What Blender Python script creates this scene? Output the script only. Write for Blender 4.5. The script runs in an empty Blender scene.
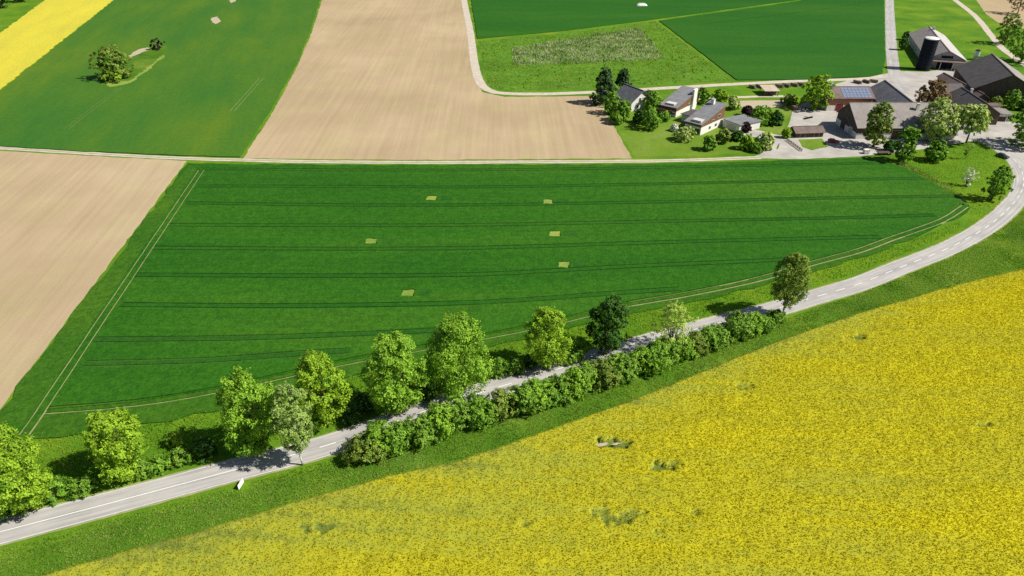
import bpy, bmesh, math, random
import numpy as np
from mathutils import Vector, Matrix
from mathutils.geometry import delaunay_2d_cdt

# ------------------------------------------------------------------ camera, sky, sun, exposure
SC = bpy.context.scene
COL = SC.collection
H, F, PITCH = 97.0, 683.0, math.radians(32.0)
cam_data = bpy.data.cameras.new('camera')
cam_data.sensor_width = 36.0
cam_data.lens = 36.0 * F / 1024.0
cam_data.clip_end = 12000.0
cam = bpy.data.objects.new('camera', cam_data)
cam.location = (0, 0, H)
cam.rotation_euler = (math.pi / 2 - PITCH, 0, 0)
COL.objects.link(cam)
SC.camera = cam

SUN_EL = math.radians(46.0)
SUN_DIR = Vector((1.0, -0.22, 0)).normalized()          # horizontal direction towards the sun
world = bpy.data.worlds.new('World')
SC.world = world
world.use_nodes = True
wn = world.node_tree
sky = wn.nodes.new('ShaderNodeTexSky')
sky.sky_type = 'NISHITA'
sky.sun_disc = False
sky.sun_elevation = SUN_EL
sky.sun_rotation = math.atan2(SUN_DIR.x, SUN_DIR.y)
bg = wn.nodes['Background']
wn.links.new(sky.outputs[0], bg.inputs[0])
bg.inputs[1].default_value = 0.055
sun_data = bpy.data.lights.new('sun', 'SUN')
sun_data.energy = 5.0
sun_data.angle = math.radians(0.5)
sun_data.color = (1.0, 0.95, 0.87)
sun = bpy.data.objects.new('sun', sun_data)
sd = Vector((SUN_DIR.x * math.cos(SUN_EL), SUN_DIR.y * math.cos(SUN_EL), math.sin(SUN_EL)))
sun.rotation_euler = sd.to_track_quat('Z', 'Y').to_euler()
sun.location = (200, -50, 200)
COL.objects.link(sun)
SC.view_settings.view_transform = 'Standard'
SC.view_settings.look = 'None'
SC.view_settings.gamma = 1.0
SC.view_settings.use_curve_mapping = False
SC.view_settings.exposure = 0.38
SC.cycles.use_denoising = False
SC.cycles.max_bounces = 6

R = random.Random(7)
RNG = np.random.default_rng(11)

# ------------------------------------------------------------------ pixel -> place
CP, SP = math.cos(PITCH), math.sin(PITCH)

def at(px, py, z=0.0):
    s = (288.0 - py) / F
    d = Vector(((px - 512.0) / F, CP + s * SP, -SP + s * CP))
    t = (H - z) / -d.z
    return Vector((d.x * t, d.y * t, z))

def height_at(base, py):
    s = (288.0 - py) / F
    return H + base.y * (-SP + s * CP) / (CP + s * SP)

def mpp(p):                                              # metres per pixel, across, at a place
    return (p.y * CP + (H - p.z) * SP) / F

def ang(a, b):
    d = at(*b) - at(*a)
    return -math.atan2(d.y, d.x)

# ------------------------------------------------------------------ materials
def mat(name, build):
    m = bpy.data.materials.new(name)
    m.use_nodes = True
    nt = m.node_tree
    for n in list(nt.nodes):
        nt.nodes.remove(n)
    out = nt.nodes.new('ShaderNodeOutputMaterial')
    sh = build(nt)
    nt.links.new(sh, out.inputs['Surface'])
    return m

def N(nt, typ, **kw):
    n = nt.nodes.new(typ)
    for k, v in kw.items():
        if k in n.inputs:
            n.inputs[k].default_value = v
        else:
            setattr(n, k, v)
    return n

def coords(nt, rot=0.0, scale=(1, 1, 1), kind='Object'):
    tc = N(nt, 'ShaderNodeTexCoord')
    mp = N(nt, 'ShaderNodeMapping')
    mp.inputs['Rotation'].default_value = (0, 0, rot)
    nt.links.new(tc.outputs[kind], mp.inputs['Vector'])
    m2 = N(nt, 'ShaderNodeMapping')
    m2.inputs['Scale'].default_value = scale
    nt.links.new(mp.outputs[0], m2.inputs['Vector'])
    return m2.outputs[0]

def noise(nt, vec, scale, detail=3.0, rough=0.55):
    n = N(nt, 'ShaderNodeTexNoise', Scale=scale, Detail=detail, Roughness=rough)
    nt.links.new(vec, n.inputs['Vector'])
    return n.outputs['Fac']

def ramp(nt, fac, stops):
    r = N(nt, 'ShaderNodeValToRGB')
    el = r.color_ramp.elements
    while len(el) > 1:
        el.remove(el[-1])
    el[0].position, el[0].color = stops[0][0], (*stops[0][1], 1)
    for p, c in stops[1:]:
        e = el.new(p)
        e.color = (*c, 1)
    nt.links.new(fac, r.inputs[0])
    return r.outputs[0]

def mixc(nt, fac, a, b, mode='MIX'):
    m = N(nt, 'ShaderNodeMix', data_type='RGBA', blend_type=mode)
    for sock, v in ((m.inputs[0], fac), (m.inputs[6], a), (m.inputs[7], b)):
        if isinstance(v, bpy.types.NodeSocket):
            nt.links.new(v, sock)
        elif isinstance(v, (int, float)):
            sock.default_value = v
        else:
            sock.default_value = (*v, 1)
    return m.outputs[2]

def fmap(nt, fac, a, b, lo=0.0, hi=1.0):
    m = N(nt, 'ShaderNodeMapRange')
    nt.links.new(fac, m.inputs[0])
    for i, v in enumerate((a, b, lo, hi)):
        m.inputs[i + 1].default_value = v
    return m.outputs[0]

def surf(nt, col, rough=0.9, bump=None, bstr=0.5, bdist=0.2, spec=0.2, metal=0.0):
    b = N(nt, 'ShaderNodeBsdfPrincipled')
    b.inputs['Roughness'].default_value = rough
    b.inputs['Specular IOR Level'].default_value = spec
    b.inputs['Metallic'].default_value = metal
    if isinstance(col, bpy.types.NodeSocket):
        nt.links.new(col, b.inputs['Base Color'])
    else:
        b.inputs['Base Color'].default_value = (*col, 1)
    if bump is not None:
        bn = N(nt, 'ShaderNodeBump', Strength=bstr, Distance=bdist)
        nt.links.new(bump, bn.inputs['Height'])
        nt.links.new(bn.outputs[0], b.inputs['Normal'])
    return b.outputs[0]

def m_grass(name, c0, c1, c2, yellow=0.0, ycol=(0.42, 0.33, 0.01)):
    def f(nt):
        v = coords(nt)
        big = noise(nt, v, 0.045, 4)
        mid = noise(nt, v, 0.35, 4)
        fine = noise(nt, v, 2.2, 3, 0.7)
        c = ramp(nt, big, [(0.32, c0), (0.5, c1), (0.68, c2)])
        c = mixc(nt, fmap(nt, mid, 0.3, 0.7, 0.0, 0.65), c, mixc(nt, 1.0, c, (1.35, 1.25, 0.9), 'MULTIPLY'))
        c = mixc(nt, fmap(nt, fine, 0.25, 0.75, 0.75, 0.0), c, mixc(nt, 1.0, c, (0.5, 0.55, 0.5), 'MULTIPLY'))
        if yellow:
            y1 = fmap(nt, noise(nt, v, 0.06, 3), 0.5, 0.72, 0.0, 1.0)
            y2 = fmap(nt, noise(nt, v, 1.4, 4, 0.75), 0.5, 0.66, 0.0, yellow)
            mm = N(nt, 'ShaderNodeMath', operation='MULTIPLY')
            nt.links.new(y1, mm.inputs[0]); nt.links.new(y2, mm.inputs[1])
            c = mixc(nt, mm.outputs[0], c, ycol)
        return surf(nt, c, 0.95, fine, 0.6, 0.25, 0.1)
    return mat(name, f)

def m_crop(name, c0, c1, c2, rot=0.0, tex=1.0, big_s=0.02):
    def f(nt):
        v = coords(nt, rot, (0.25, 1, 1))
        v2 = coords(nt)
        big = noise(nt, v, big_s, 4, 0.6)
        rows = noise(nt, coords(nt, rot, (0.05, 1, 1)), 0.9, 3, 0.6)
        fine = noise(nt, v2, 1.5, 4, 0.75)
        fine2 = noise(nt, v2, 0.45, 4, 0.8)
        c = ramp(nt, big, [(0.3, c0), (0.5, c1), (0.7, c2)])
        c = mixc(nt, fmap(nt, rows, 0.3, 0.7, 0.45 * tex, 0.0), c, mixc(nt, 1.0, c, (0.66, 0.74, 0.7), 'MULTIPLY'))
        c = mixc(nt, fmap(nt, fine, 0.38, 0.62, 0.7 * tex, 0.0), c, mixc(nt, 1.0, c, (0.55, 0.62, 0.55), 'MULTIPLY'))
        c = mixc(nt, fmap(nt, fine2, 0.42, 0.58, 0.6 * tex, 0.0), c, mixc(nt, 1.0, c, (0.62, 0.70, 0.75), 'MULTIPLY'))
        return surf(nt, c, 0.9, fine, 0.7 * tex, 0.3, 0.1)
    return mat(name, f)

def m_soil(name, c0, c1, c2, rot):
    def f(nt):
        v = coords(nt)
        big = noise(nt, v, 0.014, 4, 0.6)
        st = noise(nt, coords(nt, rot, (0.03, 1, 1)), 0.55, 3, 0.6)
        st2 = noise(nt, coords(nt, rot, (0.012, 1, 1)), 0.12, 2, 0.5)
        fine = noise(nt, v, 1.8, 4, 0.8)
        blot = noise(nt, v, 0.05, 3, 0.6)
        c = ramp(nt, big, [(0.3, c0), (0.52, c1), (0.72, c2)])
        c = mixc(nt, fmap(nt, st, 0.35, 0.65, 0.5, 0.0), c, mixc(nt, 1.0, c, (0.8, 0.78, 0.75), 'MULTIPLY'))
        c = mixc(nt, fmap(nt, st2, 0.35, 0.65, 0.35, 0.0), c, mixc(nt, 1.0, c, (0.84, 0.83, 0.82), 'MULTIPLY'))
        c = mixc(nt, fmap(nt, fine, 0.3, 0.7, 0.4, 0.0), c, mixc(nt, 1.0, c, (0.78, 0.75, 0.72), 'MULTIPLY'))
        c = mixc(nt, fmap(nt, blot, 0.5, 0.7, 0.0, 0.7), c, mixc(nt, 1.0, c, (1.0, 1.07, 0.92), 'MULTIPLY'))
        return surf(nt, c, 0.95, fine, 0.5, 0.12, 0.1)
    return mat(name, f)

def m_rough(name, c0, c1, scale=0.5, rough=0.9, bstr=0.3, spec=0.2, stretch=(1, 1, 1), metal=0.0):
    def f(nt):
        v = coords(nt, 0, stretch)
        a = noise(nt, v, scale, 5, 0.65)
        b = noise(nt, v, scale * 7, 3, 0.6)
        c = ramp(nt, a, [(0.3, c0), (0.7, c1)])
        c = mixc(nt, fmap(nt, b, 0.3, 0.7, 0.4, 0.0), c, mixc(nt, 1.0, c, (0.75, 0.74, 0.73), 'MULTIPLY'))
        return surf(nt, c, rough, b, bstr, 0.05, spec, metal)
    return mat(name, f)

def m_roof(name, c0, c1, ribs=1.2, rough=0.75, spec=0.35):
    """weathered sheets / tiles: ribs run down the slope (object x is along the ridge)"""
    def f(nt):
        v = coords(nt)
        w = N(nt, 'ShaderNodeTexWave', wave_type='BANDS', bands_direction='X', Scale=ribs, Distortion=0.4)
        nt.links.new(v, w.inputs['Vector'])
        a = noise(nt, v, 0.35, 5, 0.7)
        s = noise(nt, coords(nt, 0, (1, 0.12, 0.12)), 1.4, 4, 0.65)
        c = ramp(nt, a, [(0.3, c0), (0.7, c1)])
        c = mixc(nt, fmap(nt, s, 0.35, 0.7, 0.5, 0.0), c, mixc(nt, 1.0, c, (0.7, 0.68, 0.66), 'MULTIPLY'))
        return surf(nt, c, rough, w.outputs['Fac'], 0.5, 0.06, spec)
    return mat(name, f)

def m_planks(name, c0, c1):
    def f(nt):
        v = coords(nt, 0, (1, 1, 0.08))
        a = noise(nt, v, 3.0, 4, 0.7)
        c = ramp(nt, a, [(0.3, c0), (0.7, c1)])
        return surf(nt, c, 0.85, a, 0.6, 0.04, 0.2)
    return mat(name, f)

def m_leaf(name, dark, light, transl=0.24):
    def f(nt):
        at_ = N(nt, 'ShaderNodeAttribute', attribute_name='tint')
        c = ramp(nt, at_.outputs['Fac'], [(0.0, dark), (1.0, light)])
        d = N(nt, 'ShaderNodeBsdfPrincipled')
        d.inputs['Roughness'].default_value = 0.6
        d.inputs['Specular IOR Level'].default_value = 0.15
        nt.links.new(c, d.inputs['Base Color'])
        t = N(nt, 'ShaderNodeBsdfTranslucent')
        nt.links.new(mixc(nt, 1.0, c, (1.1, 1.2, 0.55), 'MULTIPLY'), t.inputs[0])
        m = N(nt, 'ShaderNodeMixShader')
        m.inputs[0].default_value = transl
        nt.links.new(d.outputs[0], m.inputs[1]); nt.links.new(t.outputs[0], m.inputs[2])
        return m.outputs[0]
    return mat(name, f)

M = {}
M['ground'] = m_grass('meadow grass', (0.065, 0.175, 0.010), (0.10, 0.22, 0.012), (0.16, 0.26, 0.016), 0.6, (0.40, 0.36, 0.02))
M['meadow'] = m_grass('tall meadow', (0.07, 0.19, 0.012), (0.10, 0.24, 0.014), (0.14, 0.27, 0.02), 0.25, (0.3, 0.3, 0.1))
M['lawn'] = m_grass('lawn', (0.10, 0.20, 0.014), (0.14, 0.24, 0.024), (0.19, 0.27, 0.05), 0.3, (0.28, 0.26, 0.06))
M['verge'] = m_grass('verge grass', (0.05, 0.14, 0.008), (0.08, 0.185, 0.012), (0.14, 0.23, 0.018), 0.6, (0.34, 0.31, 0.14))
M['wheat'] = m_crop('dark wheat', (0.020, 0.122, 0.007), (0.040, 0.158, 0.008), (0.085, 0.205, 0.013), 0.0, 1.2, 0.013)
M['wheat_edge'] = m_crop('thin wheat of the headland', (0.042, 0.145, 0.009), (0.062, 0.170, 0.010), (0.095, 0.20, 0.012), ang((214, 411), (522, 339)), 1.2)
M['wheat_darker'] = m_crop('darker wheat', (0.018, 0.108, 0.009), (0.030, 0.128, 0.010), (0.050, 0.15, 0.012))
M['barley'] = m_crop('barley', (0.042, 0.145, 0.018), (0.066, 0.165, 0.016), (0.105, 0.188, 0.014), ang((0, 88), (112, 0)), 0.5, 0.03)
M['wheat_far'] = m_crop('far wheat', (0.017, 0.105, 0.008), (0.026, 0.122, 0.009), (0.042, 0.14, 0.010), 0.1, 0.6)
M['fallow'] = m_grass('skylark plot weeds', (0.16, 0.26, 0.04), (0.22, 0.31, 0.06), (0.30, 0.35, 0.08), 0.15)
M['track_soil'] = m_rough('wheel track soil', (0.17, 0.20, 0.06), (0.38, 0.34, 0.18), 0.35)
M['gravel'] = m_rough('gravel', (0.42, 0.37, 0.29), (0.60, 0.53, 0.43), 0.35)
M['track_grass'] = m_rough('track crown', (0.20, 0.24, 0.06), (0.40, 0.36, 0.20), 0.6)
M['concrete'] = m_rough('yard concrete', (0.33, 0.31, 0.28), (0.50, 0.47, 0.42), 0.12)
M['white_paint'] = m_rough('road paint', (0.68, 0.68, 0.66), (0.8, 0.8, 0.78), 2.0)
M['bare'] = m_rough('bare earth', (0.35, 0.30, 0.20), (0.52, 0.44, 0.32), 0.8)
M['bark'] = m_rough('bark', (0.09, 0.07, 0.05), (0.16, 0.13, 0.10), 2.0, stretch=(1, 1, 0.2))
M['birch_bark'] = m_rough('birch bark', (0.30, 0.29, 0.27), (0.62, 0.60, 0.57), 3.0, stretch=(0.3, 0.3, 2))

def _spotty(c_g, c_p, lo, hi):
    def f(nt):
        v = coords(nt)
        a = noise(nt, v, 0.28, 4, 0.8)
        b = noise(nt, v, 0.05, 2, 0.5)
        c = ramp(nt, b, [(0.35, c_g), (0.65, tuple(x * 1.35 for x in c_g))])
        c = mixc(nt, fmap(nt, a, lo, hi), c, c_p)
        d = noise(nt, v, 0.9, 3, 0.7)
        c = mixc(nt, fmap(nt, d, 0.35, 0.6, 0.55, 0.0), c, mixc(nt, 1.0, c, (0.45, 0.55, 0.4), 'MULTIPLY'))
        return surf(nt, c, 0.95, a, 0.8, 0.4, 0.1)
    return f
M['stubble'] = mat('thistly stubble', _spotty((0.085, 0.19, 0.025), (0.26, 0.30, 0.13), 0.45, 0.65))
M['meadow'] = mat('coarse meadow', _spotty((0.070, 0.165, 0.010), (0.20, 0.26, 0.06), 0.5, 0.72))

def _asphalt(nt):
    v = coords(nt)
    ac = N(nt, 'ShaderNodeAttribute', attribute_name='across')
    big = noise(nt, v, 0.12, 4, 0.6)
    fine = noise(nt, v, 3.0, 3, 0.7)
    c = ramp(nt, big, [(0.3, (0.36, 0.345, 0.325)), (0.7, (0.45, 0.435, 0.41))])
    w = N(nt, 'ShaderNodeMath', operation='COSINE')
    mu = N(nt, 'ShaderNodeMath', operation='MULTIPLY')
    mu.inputs[1].default_value = math.pi * 4
    nt.links.new(ac.outputs['Fac'], mu.inputs[0]); nt.links.new(mu.outputs[0], w.inputs[0])
    c = mixc(nt, fmap(nt, w.outputs[0], -1, 1, 0.0, 0.4), c, mixc(nt, 1.0, c, (0.76, 0.76, 0.77), 'MULTIPLY'))
    al = N(nt, 'ShaderNodeAttribute', attribute_name='along')
    cb = N(nt, 'ShaderNodeCombineXYZ')
    nt.links.new(ac.outputs['Fac'], cb.inputs[0]); nt.links.new(al.outputs['Fac'], cb.inputs[1])
    mp = N(nt, 'ShaderNodeMapping'); mp.inputs['Scale'].default_value = (9, 0.05, 1)
    nt.links.new(cb.outputs[0], mp.inputs['Vector'])
    stk = noise(nt, mp.outputs[0], 1.0, 4, 0.65)
    c = mixc(nt, fmap(nt, stk, 0.35, 0.65, 0.0, 1.0), mixc(nt, 1.0, c, (0.84, 0.84, 0.86), 'MULTIPLY'), mixc(nt, 1.0, c, (1.16, 1.15, 1.11), 'MULTIPLY'))
    c = mixc(nt, fmap(nt, fine, 0.3, 0.7, 0.3, 0.0), c, mixc(nt, 1.0, c, (0.8, 0.8, 0.8), 'MULTIPLY'))
    return surf(nt, c, 0.85, fine, 0.2, 0.02, 0.25)
M['asphalt'] = mat('worn asphalt', _asphalt)

# ------------------------------------------------------------------ mesh helpers
def tag(o, label=None, cat=None, group=None, kind=None):
    if label: o['label'] = label
    if cat: o['category'] = cat
    if group: o['group'] = group
    if kind: o['kind'] = kind
    return o

def mesh_obj(name, verts, faces, material, parent=None, smooth=False):
    me = bpy.data.meshes.new(name)
    me.from_pydata([tuple(v) for v in verts], [], faces)
    for m_ in (material if isinstance(material, (list, tuple)) else [material]):
        me.materials.append(m_)
    if smooth:
        me.polygons.foreach_set('use_smooth', [True] * len(me.polygons))
    me.update()
    o = bpy.data.objects.new(name, me)
    COL.objects.link(o)
    if parent: o.parent = parent
    return o

def np_quads(name, V, material, tint=None, parent=None):
    """V: (n,4,3) array of loose quads"""
    n = len(V)
    me = bpy.data.meshes.new(name)
    me.vertices.add(n * 4)
    me.vertices.foreach_set('co', V.reshape(-1).astype(np.float32))
    me.loops.add(n * 4)
    me.loops.foreach_set('vertex_index', np.arange(n * 4, dtype=np.int32))
    me.polygons.add(n)
    me.polygons.foreach_set('loop_start', np.arange(0, n * 4, 4, dtype=np.int32))
    if tint is not None:
        a = me.attributes.new('tint', 'FLOAT', 'FACE')
        a.data.foreach_set('value', tint.astype(np.float32))
    me.materials.append(material)
    me.update(calc_edges=True)
    o = bpy.data.objects.new(name, me)
    COL.objects.link(o)
    if parent: o.parent = parent
    return o

def empty(name, loc, rz=0.0):
    e = bpy.data.objects.new(name, None)
    e.location = loc
    e.rotation_euler = (0, 0, rz)
    e.empty_display_size = 0.5
    COL.objects.link(e)
    return e

def box(x0, x1, y0, y1, z0, z1):
    v = [(x, y, z) for z in (z0, z1) for y in (y0, y1) for x in (x0, x1)]
    f = [(0, 2, 3, 1), (4, 5, 7, 6), (0, 1, 5, 4), (2, 6, 7, 3), (0, 4, 6, 2), (1, 3, 7, 5)]
    return v, f

def add(vf, v, f):
    o = len(vf[0])
    vf[0].extend(v)
    vf[1].extend([tuple(i + o for i in q) for q in f])

def tube(vf, p0, p1, r0, r1, n=6, cap=True):
    p0, p1 = Vector(p0), Vector(p1)
    q = (p1 - p0).to_track_quat('Z', 'Y')
    a = [p0 + q @ Vector((math.cos(t) * r0, math.sin(t) * r0, 0)) for t in [2 * math.pi * i / n for i in range(n)]]
    b = [p1 + q @ Vector((math.cos(t) * r1, math.sin(t) * r1, 0)) for t in [2 * math.pi * i / n for i in range(n)]]
    f = [(i, (i + 1) % n, n + (i + 1) % n, n + i) for i in range(n)]
    if cap:
        f += [tuple(range(n))[::-1], tuple(range(n, 2 * n))]
    add(vf, a + b, f)

def resample(pts, step):
    """Catmull-Rom through ground points, resampled at about step metres"""
    P = [pts[0] * 2 - pts[1]] + list(pts) + [pts[-1] * 2 - pts[-2]]
    out = []
    for i in range(1, len(P) - 2):
        a, b, c, d = P[i - 1:i + 3]
        n = max(1, int((c - b).length / step))
        for k in range(n):
            t = k / n
            out.append(0.5 * ((2 * b) + (c - a) * t + (2 * a - 5 * b + 4 * c - d) * t * t + (3 * b - a - 3 * c + d) * t ** 3))
    out.append(P[-2])
    return out

def side(path, i):
    a = path[max(0, i - 1)]; b = path[min(len(path) - 1, i + 1)]
    d = b - a; d.z = 0; d.normalize()
    return Vector((-d.y, d.x, 0))

def ribbon(name, path, o0, o1, z, material, parent=None, jitter=0.0):
    """strip between lateral offsets o0..o1 along a ground path, with an 'across' attribute 0..1"""
    v, f, ac, al = [], [], [], []
    dist = 0.0
    for i, p in enumerate(path):
        s = side(path, i)
        dist += (p - path[i - 1]).length if i else 0
        j0, j1 = R.uniform(-jitter, jitter), R.uniform(-jitter, jitter)
        q0 = p + s * (o0 + j0); q1 = p + s * (o1 + j1)
        for k in range(5):
            t = k / 4
            q = q0.lerp(q1, t)
            v.append((q.x, q.y, z)); ac.append(t); al.append(dist)
    for i in range(len(path) - 1):
        for k in range(4):
            a = i * 5 + k
            f.append((a, a + 5, a + 6, a + 1))
    o = mesh_obj(name, v, f, material, parent)
    at_ = o.data.attributes.new('across', 'FLOAT', 'POINT')
    at_.data.foreach_set('value', ac)
    o.data.attributes.new('along', 'FLOAT', 'POINT').data.foreach_set('value', al)
    if o.data.polygons[0].normal.z < 0:
        o.data.flip_normals()
    return o

def poly_px(pts, z=0.0):
    return [at(x, y, z).to_2d() for x, y in pts]

def ragged(poly, step=3.0, amp=0.25):
    out = []
    for i, a in enumerate(poly):
        b = poly[(i + 1) % len(poly)]
        n = min(120, max(1, int((b - a).length / step)))
        nrm = Vector((-(b - a).y, (b - a).x)).normalized()
        for k in range(n):
            q = a.lerp(b, k / n)
            out.append(q + nrm * R.uniform(-amp, amp) * (1 if k else 0))
    return out

def sheet(name, poly, z, material, kind='structure', amp=0.3, step=3.0):
    poly = ragged(poly, step, amp)
    v2, e2, f2, *_ = delaunay_2d_cdt(poly, [], [list(range(len(poly)))], 1, 1e-4)
    o = mesh_obj(name, [(p.x, p.y, z) for p in v2], [tuple(f) for f in f2], material)
    bm = bmesh.new(); bm.from_mesh(o.data)
    bmesh.ops.recalc_face_normals(bm, faces=bm.faces)
    if bm.faces and next(iter(bm.faces)).normal.z < 0:
        bmesh.ops.reverse_faces(bm, faces=bm.faces)
    bm.to_mesh(o.data); bm.free()
    return tag(o, kind=kind)

def crop(name, poly, h, material, tracks=(), plots=(), mats=(), amp=0.3, tw=0.5, gauge=1.9):
    """standing crop of height h with wheel tracks (real grooves down to the soil) and plots.
    tracks: list of (path, lateral wheel width); plots: list of (polygon, z, material index)"""
    polys = [ragged(poly, 4.0, amp)]
    info = [(h, 0)]
    for path, w, depth in tracks:
        for off in (-gauge / 2, gauge / 2):
            L, Rr = [], []
            for i, p in enumerate(path):
                s = side(path, i)
                j = R.uniform(-0.05, 0.05)
                L.append((p + s * (off + w / 2 + j)).to_2d()); Rr.append((p + s * (off - w / 2 + j)).to_2d())
            for i in range(len(path) - 1):
                polys.append([L[i], Rr[i], Rr[i + 1], L[i + 1]]); info.append((depth, 1))
    for pl, z, mi in plots:
        polys.append(ragged(pl, 0.8, 0.30) if len(pl) == 4 else pl); info.append((z, mi))
    verts, faces = [], []
    for pl in polys:
        a = sum(pl[i].x * pl[(i + 1) % len(pl)].y - pl[(i + 1) % len(pl)].x * pl[i].y for i in range(len(pl)))
        if a < 0: pl = pl[::-1]
        faces.append(list(range(len(verts), len(verts) + len(pl)))); verts.extend(pl)
    v2, e2, f2, ov, oe, of = delaunay_2d_cdt(verts, [], faces, 1, 1e-4)
    V, Fc, mi_ = [], [], []
    key = {}
    def vid(i, z):
        k = (i, round(z, 3))
        if k not in key:
            key[k] = len(V); V.append((v2[i].x, v2[i].y, z))
        return key[k]
    edge = {}
    for f, o in zip(f2, of):
        if 0 not in o: continue
        best = max(o)
        if len([k for k in o if k]) > 1:
            best = min([k for k in o if k], key=lambda k: info[k][0])
        z, mi = info[best]
        a = sum(v2[f[i]].x * v2[f[(i + 1) % len(f)]].y - v2[f[(i + 1) % len(f)]].x * v2[f[i]].y for i in range(len(f)))
        f = list(f) if a > 0 else list(f)[::-1]
        Fc.append(tuple(vid(i, z) for i in f)); mi_.append(mi)
        for i in range(len(f)):
            edge.setdefault(frozenset((f[i], f[(i + 1) % len(f)])), []).append((z, f[i], f[(i + 1) % len(f)]))
    for e, us in edge.items():
        us = sorted(us)
        zt, a, b = us[-1]
        zb = us[0][0] if len(us) > 1 else 0.0
        if zt - zb > 0.02:
            Fc.append((vid(b, zt), vid(a, zt), vid(a, zb), vid(b, zb))); mi_.append(0)
    o = mesh_obj(name, V, Fc, [material] + list(mats))
    o.data.polygons.foreach_set('material_index', mi_)
    return tag(o, kind='stuff')

def inside(px, py, poly):
    res = np.zeros(px.shape, bool)
    n = len(poly)
    for i in range(n):
        x0, y0 = poly[i]; x1, y1 = poly[(i + 1) % n]
        if y0 == y1: continue
        c = ((y0 > py) != (y1 > py)) & (px < (x1 - x0) * (py - y0) / (y1 - y0) + x0)
        res ^= c
    return res

def edge_dist(px, py, poly, closed=True):
    d = np.full(px.shape, 1e9)
    n = len(poly)
    for i in range(n if closed else n - 1):
        x0, y0 = poly[i]; x1, y1 = poly[(i + 1) % n]
        dx, dy = x1 - x0, y1 - y0
        t = np.clip(((px - x0) * dx + (py - y0) * dy) / (dx * dx + dy * dy + 1e-9), 0, 1)
        d = np.minimum(d, np.hypot(px - x0 - t * dx, py - y0 - t * dy))
    return d

def vnoise(x, y, cell, seed):
    """smooth value noise on a lattice"""
    g = np.random.default_rng(seed).random((257, 257))
    u, v = x / cell, y / cell
    iu, iv = np.floor(u).astype(int), np.floor(v).astype(int)
    fu, fv = u - iu, v - iv
    fu = fu * fu * (3 - 2 * fu); fv = fv * fv * (3 - 2 * fv)
    a = g[iu % 256, iv % 256]; b = g[(iu + 1) % 256, iv % 256]
    c = g[iu % 256, (iv + 1) % 256]; d = g[(iu + 1) % 256, (iv + 1) % 256]
    return (a * (1 - fu) + b * fu) * (1 - fv) + (c * (1 - fu) + d * fu) * fv

# ------------------------------------------------------------------ the ground and the fields
g = mesh_obj('ground', [(-5000, -1500, 0), (5000, -1500, 0), (5000, 9000, 0), (-5000, 9000, 0)], [(0, 1, 2, 3)], M['ground'])
tag(g, kind='structure')

M['soil_left'] = m_soil('tilled soil', (0.39, 0.30, 0.18), (0.46, 0.36, 0.225), (0.52, 0.42, 0.28), ang((0, 411), (186, 161)))
M['soil_mid'] = m_soil('harrowed soil', (0.39, 0.30, 0.18), (0.45, 0.35, 0.215), (0.51, 0.40, 0.255), ang((590, 156), (574, 106)))

P_WHEAT = [(188, 163), (300, 164.5), (420, 165), (640, 164), (770, 161), (868, 158), (905, 168), (940, 186), (960, 199), (971, 207),
           (955, 219), (905, 241), (860, 257), (765, 284), (697, 300), (630, 313), (586, 323), (522, 339), (440, 356), (341, 378),
           (214, 411), (150, 422), (89, 431), (0, 444), (-27, 448), (0, 411)]
P_SOIL_L = [(187, 161), (-1, 411), (-28, 448), (-80, 515), (-460, 560), (-330, 150), (0, 151), (90, 156)]
P_BARLEY = [(-75, 147.5), (0, 146.5), (75, 151.5), (180, 156), (240, 157.5), (270, 112), (296, 65), (310, 32), (320, 0), (333, -48), (180, -52), (112, 0), (0, 88)]
P_SOIL_M = [(243, 158.5), (273, 112), (298, 65), (312, 32), (322, 0), (335, -48), (455, -48), (463.5, 0), (469, 40), (475, 78), (482, 92), (505, 97), (597, 96), (632, 158.5), (420, 160)]
P_RAPE2 = [(180, -52), (112, 0), (0, 88), (-75, 147.5), (-165, 147), (0, 33), (45, 0), (100, -45)]
P_FARA = [(471, 0), (477.5, 39), (565, 31), (655, 19.5), (760, 5), (797, 0), (880, -22), (880, -48), (462, -48)]
P_FARM = [(478, 41), (566, 33), (655, 21), (733, 80.5), (650, 86), (560, 90), (500, 91.5), (489, 87), (483, 72)]
P_FARB = [(659, 21), (761, 7), (798, 1.5), (880, -20), (884, 0), (885, 60), (882, 74), (870, 77), (800, 80), (737, 80.5)]
P_SOIL_R = [(972, -6), (986, 14), (1000, 24), (1030, 30), (1150, 40), (1150, -48), (965, -40)]

sheet('ploughed_field', poly_px(P_SOIL_L), 0.03, M['soil_left'])
sheet('ploughed_field', poly_px(P_SOIL_M), 0.03, M['soil_mid'])
sheet('ploughed_field', poly_px(P_SOIL_R), 0.03, M['soil_mid'])

def path_px(pts, step=4.0, z=0.0):
    return resample([at(x, y, z) for x, y in pts], step)

lines = [[(205, 170), (480, 171), (840, 165), (880, 164)],
         [(197, 187), (330, 187.5), (480, 188), (660, 185), (840, 181), (930, 179)],
         [(186, 204), (330, 206), (480, 206), (660, 203), (840, 199), (955, 197)],
         [(166, 226), (330, 226.5), (480, 226), (660, 222.5), (840, 219), (935, 216)],
         [(153, 249), (330, 250), (480, 249), (660, 243.5), (840, 239), (880, 238)],
         [(136, 276), (330, 277), (480, 275.5), (620, 268), (760, 262), (800, 260)],
         [(121, 306), (300, 307), (480, 303.5), (620, 294), (680, 290)],
         [(96, 341), (250, 339), (400, 333.5), (480, 329)],
         [(85, 365), (200, 362), (300, 355), (350, 352)]]
headland = [(46, 411.5), (135, 404), (222, 390), (340, 364), (440, 345.5), (522, 330), (586, 315.5), (630, 304.5), (697, 293), (765, 278), (808, 265), (860, 251), (889, 240), (942, 221), (966, 206)]
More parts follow.
